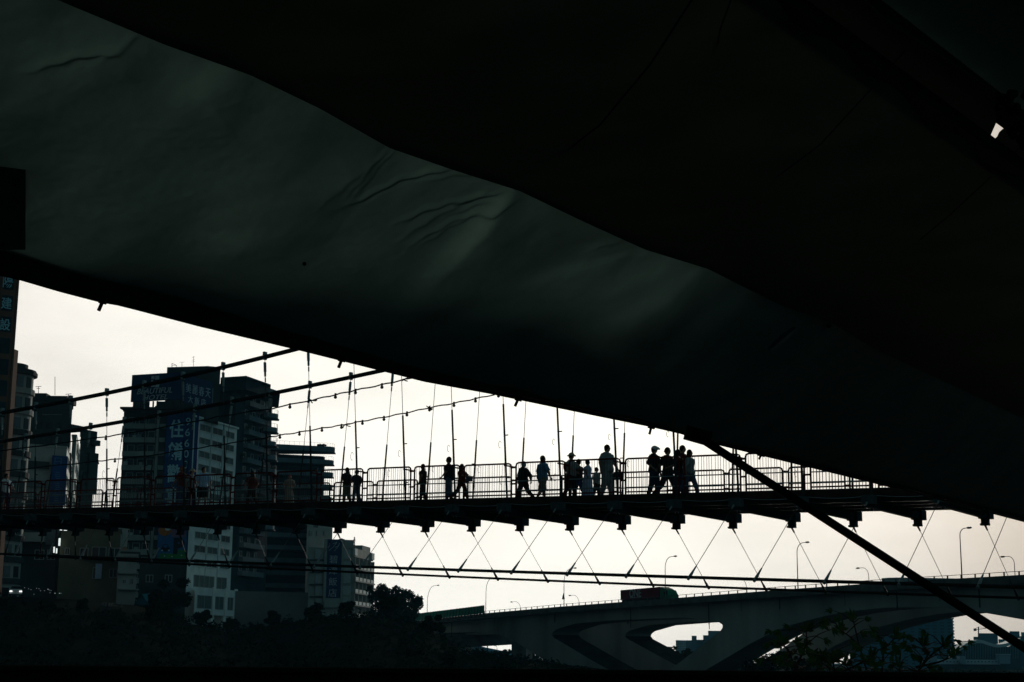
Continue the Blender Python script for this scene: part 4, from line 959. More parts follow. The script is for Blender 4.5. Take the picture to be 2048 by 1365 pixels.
# moving car with headlamps on
cp = P(31, 1192, 226); gz = cp.z; K = empty('parked_car', cp); tag(K, 'silver car with both headlamps lit on the street below the brown tower', 'car')
wd, ln = 1.75, 4.3; u = Vector((.96, .28, 0)); vv = Vector((-.28, .96, 0))
def cb_(x0, x1, y0, y1, z0, z1, tx=0, ty=0):
    pts = [(x0, y0, z0), (x1, y0, z0), (x1, y1, z0), (x0, y1, z0)]; pt = [(x0 + tx, y0 + ty, z1), (x1 - tx, y0 + ty, z1), (x1 - tx, y1 - ty * .6, z1), (x0 + tx, y1 - ty * .6, z1)]
    f = lambda p: cp + u * p[0] + vv * p[1] + Vector((0, 0, p[2])); return [f(p) for p in pts], [f(p) for p in pt]
mb = MB(); mb.hexa(*cb_(-.88, .88, 0, 4.3, .25, .62, .02, .05)); mb.hexa(*cb_(-.86, .86, .05, 4.25, .621, .95, .08, .35)); wb(mb, 'body', 'carw', K)
mb = MB(); mb.hexa(*cb_(-.78, .78, 1.15, 3.9, .951, 1.42, .16, .55)); wb(mb, 'windscreen', 'glass', K)
mb = MB(); mb.hexa(*cb_(-.62, .62, 1.72, 3.5, 1.421, 1.47, .03, .05)); wb(mb, 'roof', 'carw', K)
for x in (-.66, .66): mb = MB(); mb.hexa(*cb_(x - .18, x + .18, -.06, -.01, .55, .72)); wb(mb, 'headlight', 'headl', K)
for x in (-.8, .8):
    for y in (.8, 3.4): c = cp + u * x + vv * y + Vector((0, 0, .32)); wb(MB().tube([c - u * .1, c + u * .1], .32, 12), 'wheel', 'tyre', K)
# street lights in the distance behind the car
FL = empty('festoon', P(90, 1184, 230)); tag(FL, 'faint string of tiny white lights on the street beside the silver car', 'string lights')
fl = [(62, 1180), (73, 1177), (78, 1178), (81, 1182), (89, 1182), (96, 1179), (99, 1180.5), (100, 1186), (102, 1181.5), (110, 1187), (119, 1187), (122, 1187), (49, 1176), (57, 1178), (68, 1189)]
wb(MB().tube([P(x, y - 1.2, 230) for x, y in sorted(fl)], .02, 4), 'wire', 'wire', FL)
for i, (x, y) in enumerate(fl): wb(MB().ball(P(x, y, 230), .04 + .03 * (i in (5, 9, 10)), n=6, m=4), 'bulb', 'smalll', FL)

# ================================================================ FAR CITY
def far(name, lab, x0, x1, Y, top, m, cat='building', depth=30, wins=None, bottom=-3, extra=None, slant=0):
    a, b = XY(x0, Y, 1320), XY(x1, Y + slant, 1320); e = building(name, lab, back(a, b, depth), zat((x0 + x1) / 2, top, Y), bottom, m, 0, cat); W = Wall(a, b)
    if wins:
        nx, nz = wins; H_ = zat((x0 + x1) / 2, top, Y) - bottom; mb = MB()
        for i in range(nx):
            for j in range(nz):
                t = W.L * (i + .25) / nx; z = bottom + H_ * (j + .3) / nz; W.box(mb, t, t + W.L / nx * .5, z, z + H_ / nz * .45, .02, .3)
        wb(mb, 'window_bands', 'cglass', e)
    return e, W
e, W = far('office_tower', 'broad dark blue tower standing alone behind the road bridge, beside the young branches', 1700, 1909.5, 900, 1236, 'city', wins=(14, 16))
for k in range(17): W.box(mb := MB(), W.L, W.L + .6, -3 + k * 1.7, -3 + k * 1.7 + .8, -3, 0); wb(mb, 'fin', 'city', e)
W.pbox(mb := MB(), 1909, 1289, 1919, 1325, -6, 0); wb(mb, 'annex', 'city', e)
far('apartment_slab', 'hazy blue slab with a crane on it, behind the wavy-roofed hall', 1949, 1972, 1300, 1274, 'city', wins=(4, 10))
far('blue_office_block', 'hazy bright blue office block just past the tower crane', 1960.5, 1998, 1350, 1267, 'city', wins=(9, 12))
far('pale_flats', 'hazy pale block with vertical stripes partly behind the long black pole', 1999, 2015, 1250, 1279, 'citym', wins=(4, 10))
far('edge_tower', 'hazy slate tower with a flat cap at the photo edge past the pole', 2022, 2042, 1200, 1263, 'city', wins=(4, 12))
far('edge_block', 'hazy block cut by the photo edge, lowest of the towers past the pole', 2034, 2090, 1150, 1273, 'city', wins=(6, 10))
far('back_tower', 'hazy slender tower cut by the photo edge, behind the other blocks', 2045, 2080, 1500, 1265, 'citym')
# crane
cx = P(1957, 1278, 1290); K = empty('tower_crane', cx); tag(K, 'tiny tower crane on top of the hazy blue slab', 'crane')
t = P(1957, 1254, 1290); mb = MB().tube([cx, t], .55, 4); wb(mb, 'mast', 'steel', K); mb = MB().tube([P(1949, 1259, 1290), P(1957, 1259, 1290), P(1992, 1254.5, 1290)], .35, 4).tube([t, P(1975, 1257, 1290)], .12, 4).tube([t, P(1950, 1258, 1290)], .12, 4); wb(mb, 'jib', 'steel', K); wb(MB().obox(P(1950, 1260, 1290), (.9, 0, 0), (0, .9, 0), (0, 0, 1)), 'counterweight', 'steel', K)
# hall with wavy roof
Yh = 760; e = empty('wavy_hall', P(1960, 1328, Yh)); tag(e, 'long glass hall with a white wave-shaped roof on the far bank', 'hall')
wave = [(1904, 1318), (1912, 1309), (1922, 1301), (1934, 1293), (1946, 1288), (1958, 1286.5), (1966, 1287.5), (1976, 1291), (1988, 1294.5), (2000, 1295.5), (2012, 1294), (2022, 1291), (2032, 1287), (2042, 1283)]
mb = MB(); up = [P(x, y, Yh) for x, y in wave]; n = len(up)
vs = [p + Vector((0, 0, 1.5 if 0 < i else .4)) for i, p in enumerate(up)] + up; vs = vs + [p + Vector((6, 34, .2)) for p in vs]
fs = []
for i in range(n - 1): fs += [(i, i + 1, n + i + 1, n + i), (2 * n + i, 3 * n + i, 3 * n + i + 1, 2 * n + i + 1), (i, 2 * n + i, 2 * n + i + 1, i + 1), (n + i, n + i + 1, 3 * n + i + 1, 3 * n + i)]
wb(mb.add(vs, fs), 'roof', 'cityp', e)
outer = [(1893, 1325), (1906, 1314), (1920, 1299), (1935, 1292), (1950, 1286.5)]
mb = MB(); ou = [P(x, y - 2.5, Yh + 3) for x, y in outer]; vs = ou + [p - Vector((0, 0, 1.0)) for p in ou]; vs += [p + Vector((2, 8, 0)) for p in vs]; n2 = 5; fs = []
for i in range(4): fs += [(i, i + 1, n2 + i + 1, n2 + i), (2 * n2 + i, 3 * n2 + i, 3 * n2 + i + 1, 2 * n2 + i + 1), (i, 2 * n2 + i, 2 * n2 + i + 1, i + 1)]
wb(mb.add(vs, fs), 'roof_rib', 'cityp', e)
mb = MB(); bt = P(1960, 1330, Yh).z; vs = [p - Vector((0, -.5, .2)) for p in up] + [Vector((p.x, p.y + .5, bt - 3)) for p in up]; vs += [v + Vector((0, 25, -1)) for v in vs]
fs = [(i, i + 1, n + i + 1, n + i) for i in range(n - 1)] + [(2 * n + i, 3 * n + i, 3 * n + i + 1, 2 * n + i + 1) for i in range(n - 1)]; wb(mb.add(vs, fs), 'glass_wall', 'cglass', e)
mb = MB()
for x in range(1926, 2040, 5):
    y = float(np.interp(x, [q[0] for q in wave], [q[1] for q in wave])); mb.tube([P(x, y + 1, Yh - .3), P(x, 1318, Yh - .3)], .10, 4)
wb(mb, 'mullions', 'citym', e)
def fb(x0, y0, x1, y1, Y, m, par, name, d=6):
    a, b = P(x0, y1, Y), P(x1, y0, Y); mb = MB().box(a.x, b.x, Y, Y + d, a.z, b.z); return wb(mb, name, m, par)
fb(1850, 1320, 2000, 1328.5, Yh - 6, 'cityp', e, 'arcade'); fb(1921, 1312.5, 1931, 1328, Yh - 9, 'citym', e, 'stair_tower'); fb(1863, 1313, 1874, 1327, Yh - 9, 'citym', e, 'stair_tower'); fb(2000, 1309, 2020, 1328, Yh - 9, 'citym', e, 'gate_tower')
for x in range(1858, 1998, 7): fb(x, 1322.5 + (x % 3) * .3, x + 2.6, 1325, Yh - 6.4, 'city', e, 'window', .35)
fb(1999, 1308.6, 2022, 1309.8, Yh - 9.5, 'cityp', e, 'cornice', 7)
fb(2022, 1296, 2100, 1332, Yh + 2, 'city', e, 'wing', 20)
# behind the V-pier opening
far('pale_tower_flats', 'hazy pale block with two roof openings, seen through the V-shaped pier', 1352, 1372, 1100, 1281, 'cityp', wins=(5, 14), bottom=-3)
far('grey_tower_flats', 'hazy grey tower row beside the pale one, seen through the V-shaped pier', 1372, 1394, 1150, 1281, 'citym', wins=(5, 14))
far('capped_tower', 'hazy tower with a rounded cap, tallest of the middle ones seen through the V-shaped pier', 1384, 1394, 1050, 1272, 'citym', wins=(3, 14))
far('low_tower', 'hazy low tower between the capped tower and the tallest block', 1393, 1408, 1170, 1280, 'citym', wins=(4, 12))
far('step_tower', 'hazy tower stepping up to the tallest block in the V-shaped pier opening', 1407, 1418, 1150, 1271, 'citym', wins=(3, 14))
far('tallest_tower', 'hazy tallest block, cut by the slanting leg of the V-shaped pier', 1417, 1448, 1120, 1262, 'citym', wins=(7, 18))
# hills and blocks below the left arch
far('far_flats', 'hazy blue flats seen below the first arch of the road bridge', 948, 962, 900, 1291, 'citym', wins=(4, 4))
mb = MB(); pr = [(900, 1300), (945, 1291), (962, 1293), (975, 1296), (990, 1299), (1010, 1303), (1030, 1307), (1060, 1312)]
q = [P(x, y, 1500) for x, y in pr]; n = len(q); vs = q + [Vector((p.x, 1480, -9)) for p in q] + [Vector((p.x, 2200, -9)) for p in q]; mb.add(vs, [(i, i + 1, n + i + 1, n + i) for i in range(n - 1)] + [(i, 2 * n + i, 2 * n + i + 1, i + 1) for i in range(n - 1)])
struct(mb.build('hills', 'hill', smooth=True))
# ================================================================ TREES AND PLANTS
def leafblob(mb, c, R, n, size, rg, flat=.8):
    """n small two-triangle leaf sprays scattered in a lumpy shell"""
    for _ in range(n):
        d = Vector((rg.gauss(0, 1), rg.gauss(0, 1), rg.gauss(0, 1))).normalized() * R * (rg.random() ** .45)
        d.z *= flat; p = c + d; a = Vector((rg.gauss(0, 1), rg.gauss(0, 1), rg.gauss(0, .6))).normalized(); b = a.orthogonal().normalized()
        s = size * rg.uniform(.6, 1.4); mb.add([p - a * s, p + b * s * .45, p + a * s, p - b * s * .45], [(0, 1, 2, 3)])
def tree(name, lab, foot, H, R, seed, nl=2600, leaf=.28, group=None, lobes=14, mt='leafd', trunk_r=.28, spread=None, low=.25):
    rg = random.Random(seed); e = empty(name, foot); tag(e, lab, 'tree', group)
    mb = MB(); top = foot + Vector((rg.uniform(-.3, .3), 0, H * .8)); mid = foot + Vector((rg.uniform(-.3, .3), 0, H * .4))
    mb.tube([foot - Vector((0, 0, .5)), mid, top], [trunk_r, trunk_r * .7, trunk_r * .2], 7)
    cs = []
    for i in range(lobes):
        t = rg.uniform(0, 2 * PI); h = low + (1 - low) * rg.random(); rr = R * math.sqrt(max(.08, 1 - ((h - .5) / .62) ** 2)) * rg.uniform(.55, .95)
        c = foot + Vector((rr * math.cos(t), rr * math.sin(t) * .9, H * h)); cs.append((c, R * rg.uniform(.25, .45)))
        mb.tube([mid.lerp(top, rg.random()), c], [trunk_r * .3, trunk_r * .08], 5)
    wb(mb, 'trunk', 'bark', e)
    mb = MB()
    for c, r in cs: leafblob(mb, c, r, nl // lobes, leaf, rg)
    leafblob(mb, foot + Vector((0, 0, H * .55)), R * .6, nl // 5, leaf, rg)
    wb(mb, 'crown', mt, e); return e
# round tree at the end of the road bridge, built from lobes read off its outline
def outline_tree(name, lab, lobes, Y, foot, nl, leaf, seed, mt='leafd', r_t=.3):
    rg = random.Random(seed); e = empty(name, foot); tag(e, lab, 'tree'); mb = MB(); c0_ = P(lobes[0][0], lobes[0][1], Y)
    mb.tube([foot, foot.lerp(c0_, .6), c0_], [r_t, r_t * .7, r_t * .4], 7); lf = MB()
    for x, y, r in lobes:
        c = P(x, y, Y) + Vector((0, rg.uniform(-2, 2), 0)); rm = r * Y / 3150; mb.tube([c0_, c], [r_t * .35, .05], 5)
        leafblob(lf, c, rm, int(nl * r * r), leaf, rg, 1.0)
        for k in range(int(r / 1.6)):
            a = rg.uniform(0, 2 * PI); q = c + Vector((math.cos(a), 0, math.sin(a))) * rm * rg.uniform(.8, 1.05); leafblob(lf, q, rm * .22, 16, leaf * .8, rg, 1.0)
    wb(mb, 'trunk', 'bark', e); wb(lf, 'crown', mt, e)
outline_tree('round_tree', 'dense dark round-crowned tree at the end of the road bridge, touching the balcony hotel',
    [(790, 1215, 26), (762, 1180, 13), (752, 1196, 16), (775, 1188, 12), (793, 1183, 11), (806, 1190, 12), (820, 1190, 9), (826, 1203, 14), (836, 1210, 11), (840, 1200, 7), (818, 1222, 18), (790, 1240, 25), (760, 1225, 22), (830, 1228, 9), (745, 1250, 24), (810, 1245, 22), (766, 1176, 7), (741, 1180, 7), (772, 1205, 16), (800, 1206, 14)], 350, P(780, 1262, 350), 3.6, .27, 4)
outline_tree('bush_tree', 'airy dark bush seen through the V-shaped pier in front of the hazy towers', [(1352, 1318, 13), (1335, 1308, 9), (1342, 1300, 6), (1325, 1300, 5), (1370, 1308, 9), (1383, 1310, 8), (1360, 1325, 14), (1345, 1335, 14), (1330, 1297, 3), (1352, 1296, 3.5), (1378, 1300, 4)], 420, P(1352, 1345, 420), 2.2, .42, 9)
outline_tree('shore_tree', 'low clump of trees seen below the first arch of the road bridge', [(960, 1313, 10), (985, 1314, 9), (1000, 1308, 5), (1012, 1306, 6), (1020, 1303, 4), (990, 1306, 4), (945, 1308, 8), (975, 1320, 14), (1010, 1317, 11), (1058, 1318, 16), (1075, 1326, 16), (1095, 1336, 16), (1120, 1345, 16)], 520, P(985, 1325, 520), 2.4, .55, 19)
outline_tree('arch_tree', 'small bush in the lens of sky between the two road bridges', [(1540, 1328, 20), (1556, 1315, 12), (1575, 1309, 7), (1590, 1301, 4), (1520, 1332, 18), (1568, 1327, 14), (1500, 1336, 16), (1590, 1330, 14), (1610, 1334, 14)], 300, P(1540, 1365, 300), 1.5, .32, 29)
# small lamp under the far arch
b0 = P(994, 1310, 700); tag(wb(MB().tube([b0, P(994, 1295, 700), P(992, 1292.5, 700), P(988.5, 1292, 700)], .12, 4), 'street_lamp', 'lamp'), 'tiny street lamp seen below the first arch of the road bridge', 'street lamp')
b0 = P(975, 1315, 650); tag(wb(MB().tube([b0, P(975, 1292, 650)], .22, 5), 'utility_pole', 'steel'), 'tiny dark pole seen below the first arch of the road bridge', 'pole')
# bank trees
bank = [(8, 205, 1.6, 'below the silver car'), (90, 203, 1.8, 'under the tiny white lights'), (160, 208, 1.6, 'at the foot of the olive shop house'), (300, 234, 3.0, 'behind the blue tarpaulin shelter'),
        (340, 236, 5.5, 'covering the ground floor of the dull river house'), (320, 205, 4.5, 'below the creeper beside the tarpaulin shelter'), (405, 222, 2.2, 'under the columns of the white hotel block'), (460, 236, 1.8, 'between the white hotel columns and the retaining wall'),
        (545, 215, 2.4, 'in front of the retaining wall'), (625, 238, 2.6, 'at the foot of the vertical hotel sign'), (692, 240, 2.8, 'under the gridded balconies of the hotel'), (770, 225, 3.5, 'below the round-crowned tree'), (866, 214, 2.6, 'where the road bridge meets the bank'), (900, 190, 1.8, 'just before the first arch of the road bridge'), (1010, 170, 3.5, 'lowest on the bank before the V-shaped pier')]
for i, (px, Y, H, lb) in enumerate(bank):
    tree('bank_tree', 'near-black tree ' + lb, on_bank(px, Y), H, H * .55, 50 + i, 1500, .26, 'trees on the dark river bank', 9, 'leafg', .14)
# scrub on the bank: one mass
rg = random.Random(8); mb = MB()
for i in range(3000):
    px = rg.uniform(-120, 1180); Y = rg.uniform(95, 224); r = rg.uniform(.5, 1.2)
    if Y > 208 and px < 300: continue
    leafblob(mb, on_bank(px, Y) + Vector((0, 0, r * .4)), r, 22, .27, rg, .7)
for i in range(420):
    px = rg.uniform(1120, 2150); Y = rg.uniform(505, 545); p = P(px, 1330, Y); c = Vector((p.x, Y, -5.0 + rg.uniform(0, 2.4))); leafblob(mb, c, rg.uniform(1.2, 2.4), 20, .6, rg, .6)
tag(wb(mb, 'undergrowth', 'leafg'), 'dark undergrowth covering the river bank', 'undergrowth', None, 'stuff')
# pale hanging plants that catch a little light
for i, (px, py, h) in enumerate([(222, 1215, 26), (318, 1232, 34), (432, 1268, 20)]):
    mb = MB(); c = P(px, py, 219); rr = random.Random(i)
    for k in range(60):
        a = c + Vector((rr.gauss(0, .8), rr.uniform(-.5, 0), rr.uniform(-.3, .8))); L = rr.uniform(.8, h * .075)
        mb.tube([a, a + Vector((rr.uniform(-.3, .3), -.2, -L * .5)), a + Vector((rr.uniform(-.5, .5), -.3, -L))], [.05, .04, .015], 4)
    tag(wb(mb, 'hanging_plant', 'retain'), ['greyish hanging creeper on the bank below the shop house', 'greyish hanging creeper on the bank between the tarpaulin shelter and the white hotel', 'short greyish creeper under the columns of the white hotel block'][i], 'plant')
# two small bank lamps
for i, (x, y) in enumerate([(371, 1303), (603, 1266)]):
    b0 = P(x, y + 26, 215); t = P(x, y + 2, 215); mb = MB().tube([b0, t, t + Vector((-.4, 0, .5)), t + Vector((-1.2, 0, .6))], .05, 5)
    o = wb(mb, 'bank_lamp', 'lamp'); tag(o, ['small round-headed lamp low on the bank below the white hotel block', 'curved thin lamp on the bank in front of the retaining wall'][i], 'street lamp')
    if i == 0: wb(MB().ball(t + Vector((0, 0, .3)), .32, n=8, m=6), 'globe', 'pwhite', o)

# young branches close to the viewer
def spray(mb, c, d, L, rg, n=7):
    """palmate cluster of long leaflets"""
    d = d.normalized(); s = d.orthogonal().normalized(); t = d.cross(s)
    for k in range(n):
        a = -1.25 + 2.5 * k / (n - 1); v = (d * math.cos(a) + s * math.sin(a) + t * rg.uniform(-.35, .1)).normalized(); l = L * (1 - .25 * abs(a)) * rg.uniform(.8, 1.1)
        w_ = v.cross(t).normalized() * l * .17; m1 = c + v * l * .5 - Vector((0, 0, l * .04)); tip = c + v * l - Vector((0, 0, l * .16)); h = t * l * .03
        mb.add([c, m1 - w_, tip, m1 + w_, m1 - h], [(0, 1, 4), (1, 2, 4), (2, 3, 4), (3, 0, 4)])
def branch_plant(lab, stems, Y, seed):
    rg = random.Random(seed); e = empty('leafy_shrub', P(stems[0][0][0], 1400, Y)); tag(e, lab, 'plant', 'young shrubs in front of the road bridge')
    st = MB(); lf = MB()
    for stem in stems:
        q = [P(x, y, Y) + Vector((0, rg.uniform(-.15, .15), 0)) for x, y in stem]; st.tube(q, list(np.linspace(.012, .005, len(q))), 5)
        for i in range(1, len(q)):
            for t in (.4, .9) if i > 1 else (.85,):
                p = q[i - 1].lerp(q[i], t)
                for sgn in (-1, 1):
                    if rg.random() < .18: continue
                    L = rg.uniform(.10, .24); tip = p + Vector((sgn * L, rg.uniform(-.1, .1), rg.uniform(-.02, .14))); st.tube([p, p.lerp(tip, .5) + Vector((0, 0, .02)), tip], [.006, .005, .003], 4)
                    spray(lf, tip, Vector((sgn * .8, rg.uniform(-.4, .4), rg.uniform(-.25, .35))), rg.uniform(.06, .10), rg, 8)
                    if rg.random() < .35: spray(lf, p.lerp(tip, .55), Vector((sgn * .6, rg.uniform(-.6, .6), .4)), rg.uniform(.07, .12), rg, 5)
        spray(lf, q[-1], Vector((rg.uniform(-.4, .4), 0, 1)), .15, rg)
    wb(st, 'stems', 'bark', e); wb(lf, 'leaves', 'leafn', e)
branch_plant('low leafy thin-stemmed shrub before the narrow lens of sky under the road bridge', [[(1590, 1400), (1592, 1340), (1575, 1300), (1568, 1290)], [(1594, 1400), (1600, 1330), (1610, 1285), (1606, 1262)], [(1600, 1400), (1625, 1350), (1645, 1320)]], 13, 3)
branch_plant('tallest leafy shrub, its top reaching the soffit of the road bridge arch', [[(1745, 1400), (1738, 1345), (1722, 1290), (1713, 1240)], [(1745, 1400), (1760, 1340), (1775, 1300), (1790, 1276)], [(1740, 1400), (1705, 1350), (1685, 1330)], [(1722, 1290), (1700, 1272), (1682, 1262)]], 14, 5)
branch_plant('leafy shrub with forked bare stems in front of the dark blue office tower', [[(1800, 1400), (1835, 1335), (1866, 1310), (1880, 1290)], [(1800, 1400), (1835, 1335), (1850, 1305), (1855, 1290)], [(1835, 1335), (1880, 1325), (1905, 1312)], [(1790, 1400), (1800, 1350), (1795, 1330)]], 13.5, 7)
branch_plant('sparse leafy shrub low between the two bigger shrubs', [[(1660, 1400), (1670, 1350), (1660, 1325)], [(1668, 1400), (1690, 1345), (1735, 1318)]], 12.5, 9)

# ================================================================ PEOPLE ON THE FOOTBRIDGE
def V3(x, y, z): return Vector((x, y, z))
def person(px, head_py, w, label, face=1, turn=0., stride=.25, arms=(.2, -.2), elbows=(.3, .3), top='black', bottom='black', hair='short', hcol='hairb', hat=None, skirt=0, slim=1., sleeves=.45, shorts=False, extra=None, lean=0, headturn=0):
    foot = on_deck(px, w); th = Pn(px, head_py, foot, BV).z; H = th - foot.z
    if hat: H -= .03
    # local frame: f forward (walking direction), s to the figure's left, z up
    ang = math.atan2(BD.y, BD.x) + (0 if face > 0 else PI) + turn
    e = empty('person', foot, ang); tag(e, label, 'person', None)
    k = H / 1.72; g = slim * 1.2
    def U(p): return V3(p[0] * k, p[1] * k, p[2] * k)
    pel = V3(0, 0, .91); chest = V3(lean * .25, 0, 1.28); neck = V3(lean * .42, 0, 1.46); head = V3(lean * .5 + .02, 0, 1.61)
    J = {}
    for sd_, s in (('L', 1), ('R', -1)):
        a = stride * s; hip = V3(0, .095 * s, .90); kn = hip + V3(math.sin(a) * .44, 0, -math.cos(a) * .44)
        b = a - (.12 if a > 0 else .45) * min(1, abs(stride) * 3); an = kn + V3(math.sin(b) * .42, 0, -math.cos(b) * .42)
        J[sd_] = (hip, kn, an)
    low = min(J['L'][2].z, J['R'][2].z) - .07
    dz = V3(0, 0, -low)
    body = MB(); RB = lambda r: r * k
    def seg(mb, pts, rs, n=8): mb.tube([U(p + dz) for p in pts], [RB(r) for r in rs], n)
    seg(body, [pel + V3(0, 0, -.06), pel, pel + V3(lean * .1, 0, .16), chest, chest + V3(0, 0, .12), neck + V3(0, 0, -.03)], [.12 * g, .145 * g, .115 * g, .145 * g, .13 * g, .06], 10)
    seg(body, [chest + V3(0, .15, .10), chest + V3(0, -.15, .10)], [.062 * g, .062 * g])
    seg(body, [neck - V3(0, 0, .05), head - V3(0, 0, .06)], [.062, .056])
    for s in (1, -1): seg(body, [neck - V3(0, 0, .03), chest + V3(0, .12 * s, .13)], [.058, .05 * g], 7)
    hf = Vector((math.cos(headturn), math.sin(headturn), 0)); hs_ = Vector((-hf.y, hf.x, 0)); zz = V3(0, 0, 1)
    body.ball(U(head + dz), RB(.093), RB(.075), RB(.112), 12, 9, axes=(hf, hs_, zz))
    body.ball(U(head + dz + hf * .035 - zz * .05), RB(.062), RB(.052), RB(.055), 10, 7, axes=(hf, hs_, zz))          # jaw
    seg(body, [head + hf * .085 + zz * .012, head + hf * .112 - zz * .022], [.010, .016], 6)                     # nose
    for s in (1, -1): body.ball(U(head + dz + hs_ * s * .077 - zz * .01), RB(.018), RB(.012), RB(.03), 6, 5)
    hands = MB(); AR = {}
    for i, s in enumerate((1, -1)):
        hip, kn, an = J['L' if s > 0 else 'R']
        seg(body, [hip, kn, an], [.085 * g, .058 * g, .038], 8); seg(body, [an + V3(-.03, 0, -.045), an + V3(.13, 0, -.055)], [.036, .03], 7)
        sh = chest + V3(0, .175 * s * (.6 + .4 * g), .11); a = arms[i]; out_ = .13 * s
        el = sh + V3(math.sin(a) * .29, out_, -math.cos(a) * .28); b = a + elbows[i]; wr = el + V3(math.sin(b) * .25, -out_ * .6, -math.cos(b) * .25)
        if elbows[i] > 1.6: el = sh + V3(-.14, .20 * s, -.20); wr = V3(.04, .20 * s, 1.02)
        seg(body, [sh, el, wr], [.052 * g, .042 * g, .026], 8); AR[i] = (sh, el, wr)
        d = (wr - el).normalized(); palm = wr + d * .05; seg(body, [wr, palm, palm + d * .03], [.026, .034, .03], 7)
        side = V3(0, 1, 0).cross(d).normalized(); up_ = d.cross(side).normalized()
        for fi, (o_, l) in enumerate(((-.027, .065), (-.009, .078), (.009, .073), (.026, .055))):
            p0 = palm + d * .02 + side * o_; p1 = p0 + d * l * .5 - up_ * .006 * s; p2 = p1 + (d * .8 - up_ * .6 * s).normalized() * l * .5
            hands.tube([U(p + dz) for p in (p0, p1, p2)], [RB(.0095), RB(.009), RB(.007)], 5)
        p0 = palm - d * .01 - side * .03; hands.tube([U(p + dz) for p in (p0, p0 - side * .028 + d * .02, p0 - side * .034 + d * .05)], [RB(.012), RB(.011), RB(.008)], 5)
    for s in (1, -1): hands.ball(U(head + dz + hf * .078 + hs_ * .03 * s + zz * .012), RB(.011), n=6, m=5)   # eyes
    bm_ = link_mesh('body', remeshed(body, .017 * k, hands), 'skin', e)
    # clothes
    tp = MB()
    seg(tp, [pel + V3(0, 0, -.06 if not skirt else .0), pel + V3(0, 0, .02), pel + V3(lean * .1, 0, .17), chest, chest + V3(0, 0, .12), neck + V3(0, 0, -.055)], [.155 * g, .160 * g, .135 * g, .163 * g, .150 * g, .075], 12)
    seg(tp, [chest + V3(0, .16, .10), chest + V3(0, -.16, .10)], [.078 * g, .078 * g], 8)
    for s in (1, -1): seg(tp, [neck - V3(0, 0, .045), chest + V3(0, .14 * s, .125)], [.068, .065 * g], 7)
    for i, s in enumerate((1, -1)):
        sh, el, wr = AR[i]; q = el.lerp(wr, max(0, (sleeves - .5) * 2)) if sleeves > .5 else sh.lerp(el, sleeves * 2)
        seg(tp, [sh, el, q] if sleeves > .5 else [sh, q], [.073 * g, .062 * g, .045] if sleeves > .5 else [.073 * g, .068 * g], 9)
    link_mesh('top', remeshed(tp, .02 * k), top, e)
    bt_ = MB()
    if skirt:
        seg(bt_, [pel + V3(0, 0, .06), pel, pel + V3(0, 0, -.3), V3(.0, 0, .91 - skirt)], [.14 * g, .17 * g, .20 * g, .25 * g], 14)
        bt_mesh = remeshed(bt_, .022 * k); nm = 'skirt'
    else:
        seg(bt_, [pel + V3(0, 0, .05), pel - V3(0, 0, .06)], [.152 * g, .15 * g], 12)
        for sd_ in 'LR':
            hip, kn, an = J[sd_]
            if shorts: seg(bt_, [hip, hip.lerp(kn, 1.05)], [.105 * g, .095 * g], 9)
            else: seg(bt_, [hip, kn, an + V3(0, 0, .0)], [.102 * g, .076 * g, .062], 9)
        bt_mesh = remeshed(bt_, .02 * k); nm = 'trousers' if not shorts else 'shorts'
    link_mesh(nm, bt_mesh, bottom, e)
    sh_ = MB()
    for sd_ in 'LR':
        an = J[sd_][2]; seg(sh_, [an + V3(-.045, 0, -.035), an + V3(.05, 0, -.04), an + V3(.15, 0, -.055)], [.047, .045, .034], 8)
    link_mesh('shoes', remeshed(sh_, .018 * k), 'shoe', e)
    hm = MB(); hc = U(head + dz)
    if hair != 'none':
        hm.ball(hc - hf * RB(.020) + zz * RB(.018), RB(.106), RB(.096), RB(.112), 12, 8, axes=(hf, hs_, zz)); hm.ball(hc - hf * RB(.05) - zz * RB(.05), RB(.065), RB(.075), RB(.07), 8, 6, axes=(hf, hs_, zz))
        if hair == 'long': 
            for s in (-.04, 0, .04): hm.tube([hc - hf * RB(.04) + hs_ * RB(s), hc - hf * RB(.075) + hs_ * RB(s * 1.4) - zz * RB(.15), hc - hf * RB(.07) + hs_ * RB(s * 1.5) - zz * RB(.30)], [RB(.07), RB(.055), RB(.03)], 7)
        if hair == 'bob': hm.ball(hc - hf * RB(.035) - zz * RB(.04), RB(.09), RB(.10), RB(.11), 10, 8)
        if hair == 'bun': hm.ball(hc - hf * RB(.115) + zz * RB(.0), RB(.045), n=8, m=6)
        if hair == 'wide': hm.ball(hc - zz * RB(.02), RB(.13), RB(.13), RB(.12), 10, 8)
        link_mesh('hair', remeshed(hm, .018 * k), hcol, e)
    if hat:
        hm = MB(); hm.ball(hc + zz * RB(.045), RB(.112), RB(.10), RB(.09), 14, 8, axes=(hf, hs_, zz))
        if hat[0] == 'bucket': 
            n = 16; r1, r2 = RB(.105), RB(.175); z1, z2 = hc.z + RB(.055), hc.z + RB(.01); vs = []
            for rr, z in ((r1, z1), (r2, z2), (r2, z2 - RB(.012)), (r1, z1 - RB(.02))): vs += [Vector((hc.x + rr * math.cos(2 * PI * i / n), hc.y + rr * math.sin(2 * PI * i / n), z)) for i in range(n)]
            hm.add(vs, [(q * n + i, q * n + (i + 1) % n, ((q + 1) % 4) * n + (i + 1) % n, ((q + 1) % 4) * n + i) for q in range(4) for i in range(n)])
        if hat[0] == 'cap': hm.tube([hc + hf * RB(.07) + zz * RB(.045), hc + hf * RB(.13) + zz * RB(.03), hc + hf * RB(.19) + zz * RB(.005)], [RB(.06), RB(.045), RB(.02)], 8)
        wb_ = hm.build('hat', hat[1], e, True, local=True)
    if extra: extra(e, U, dz, J, AR, k, seg)
    return e
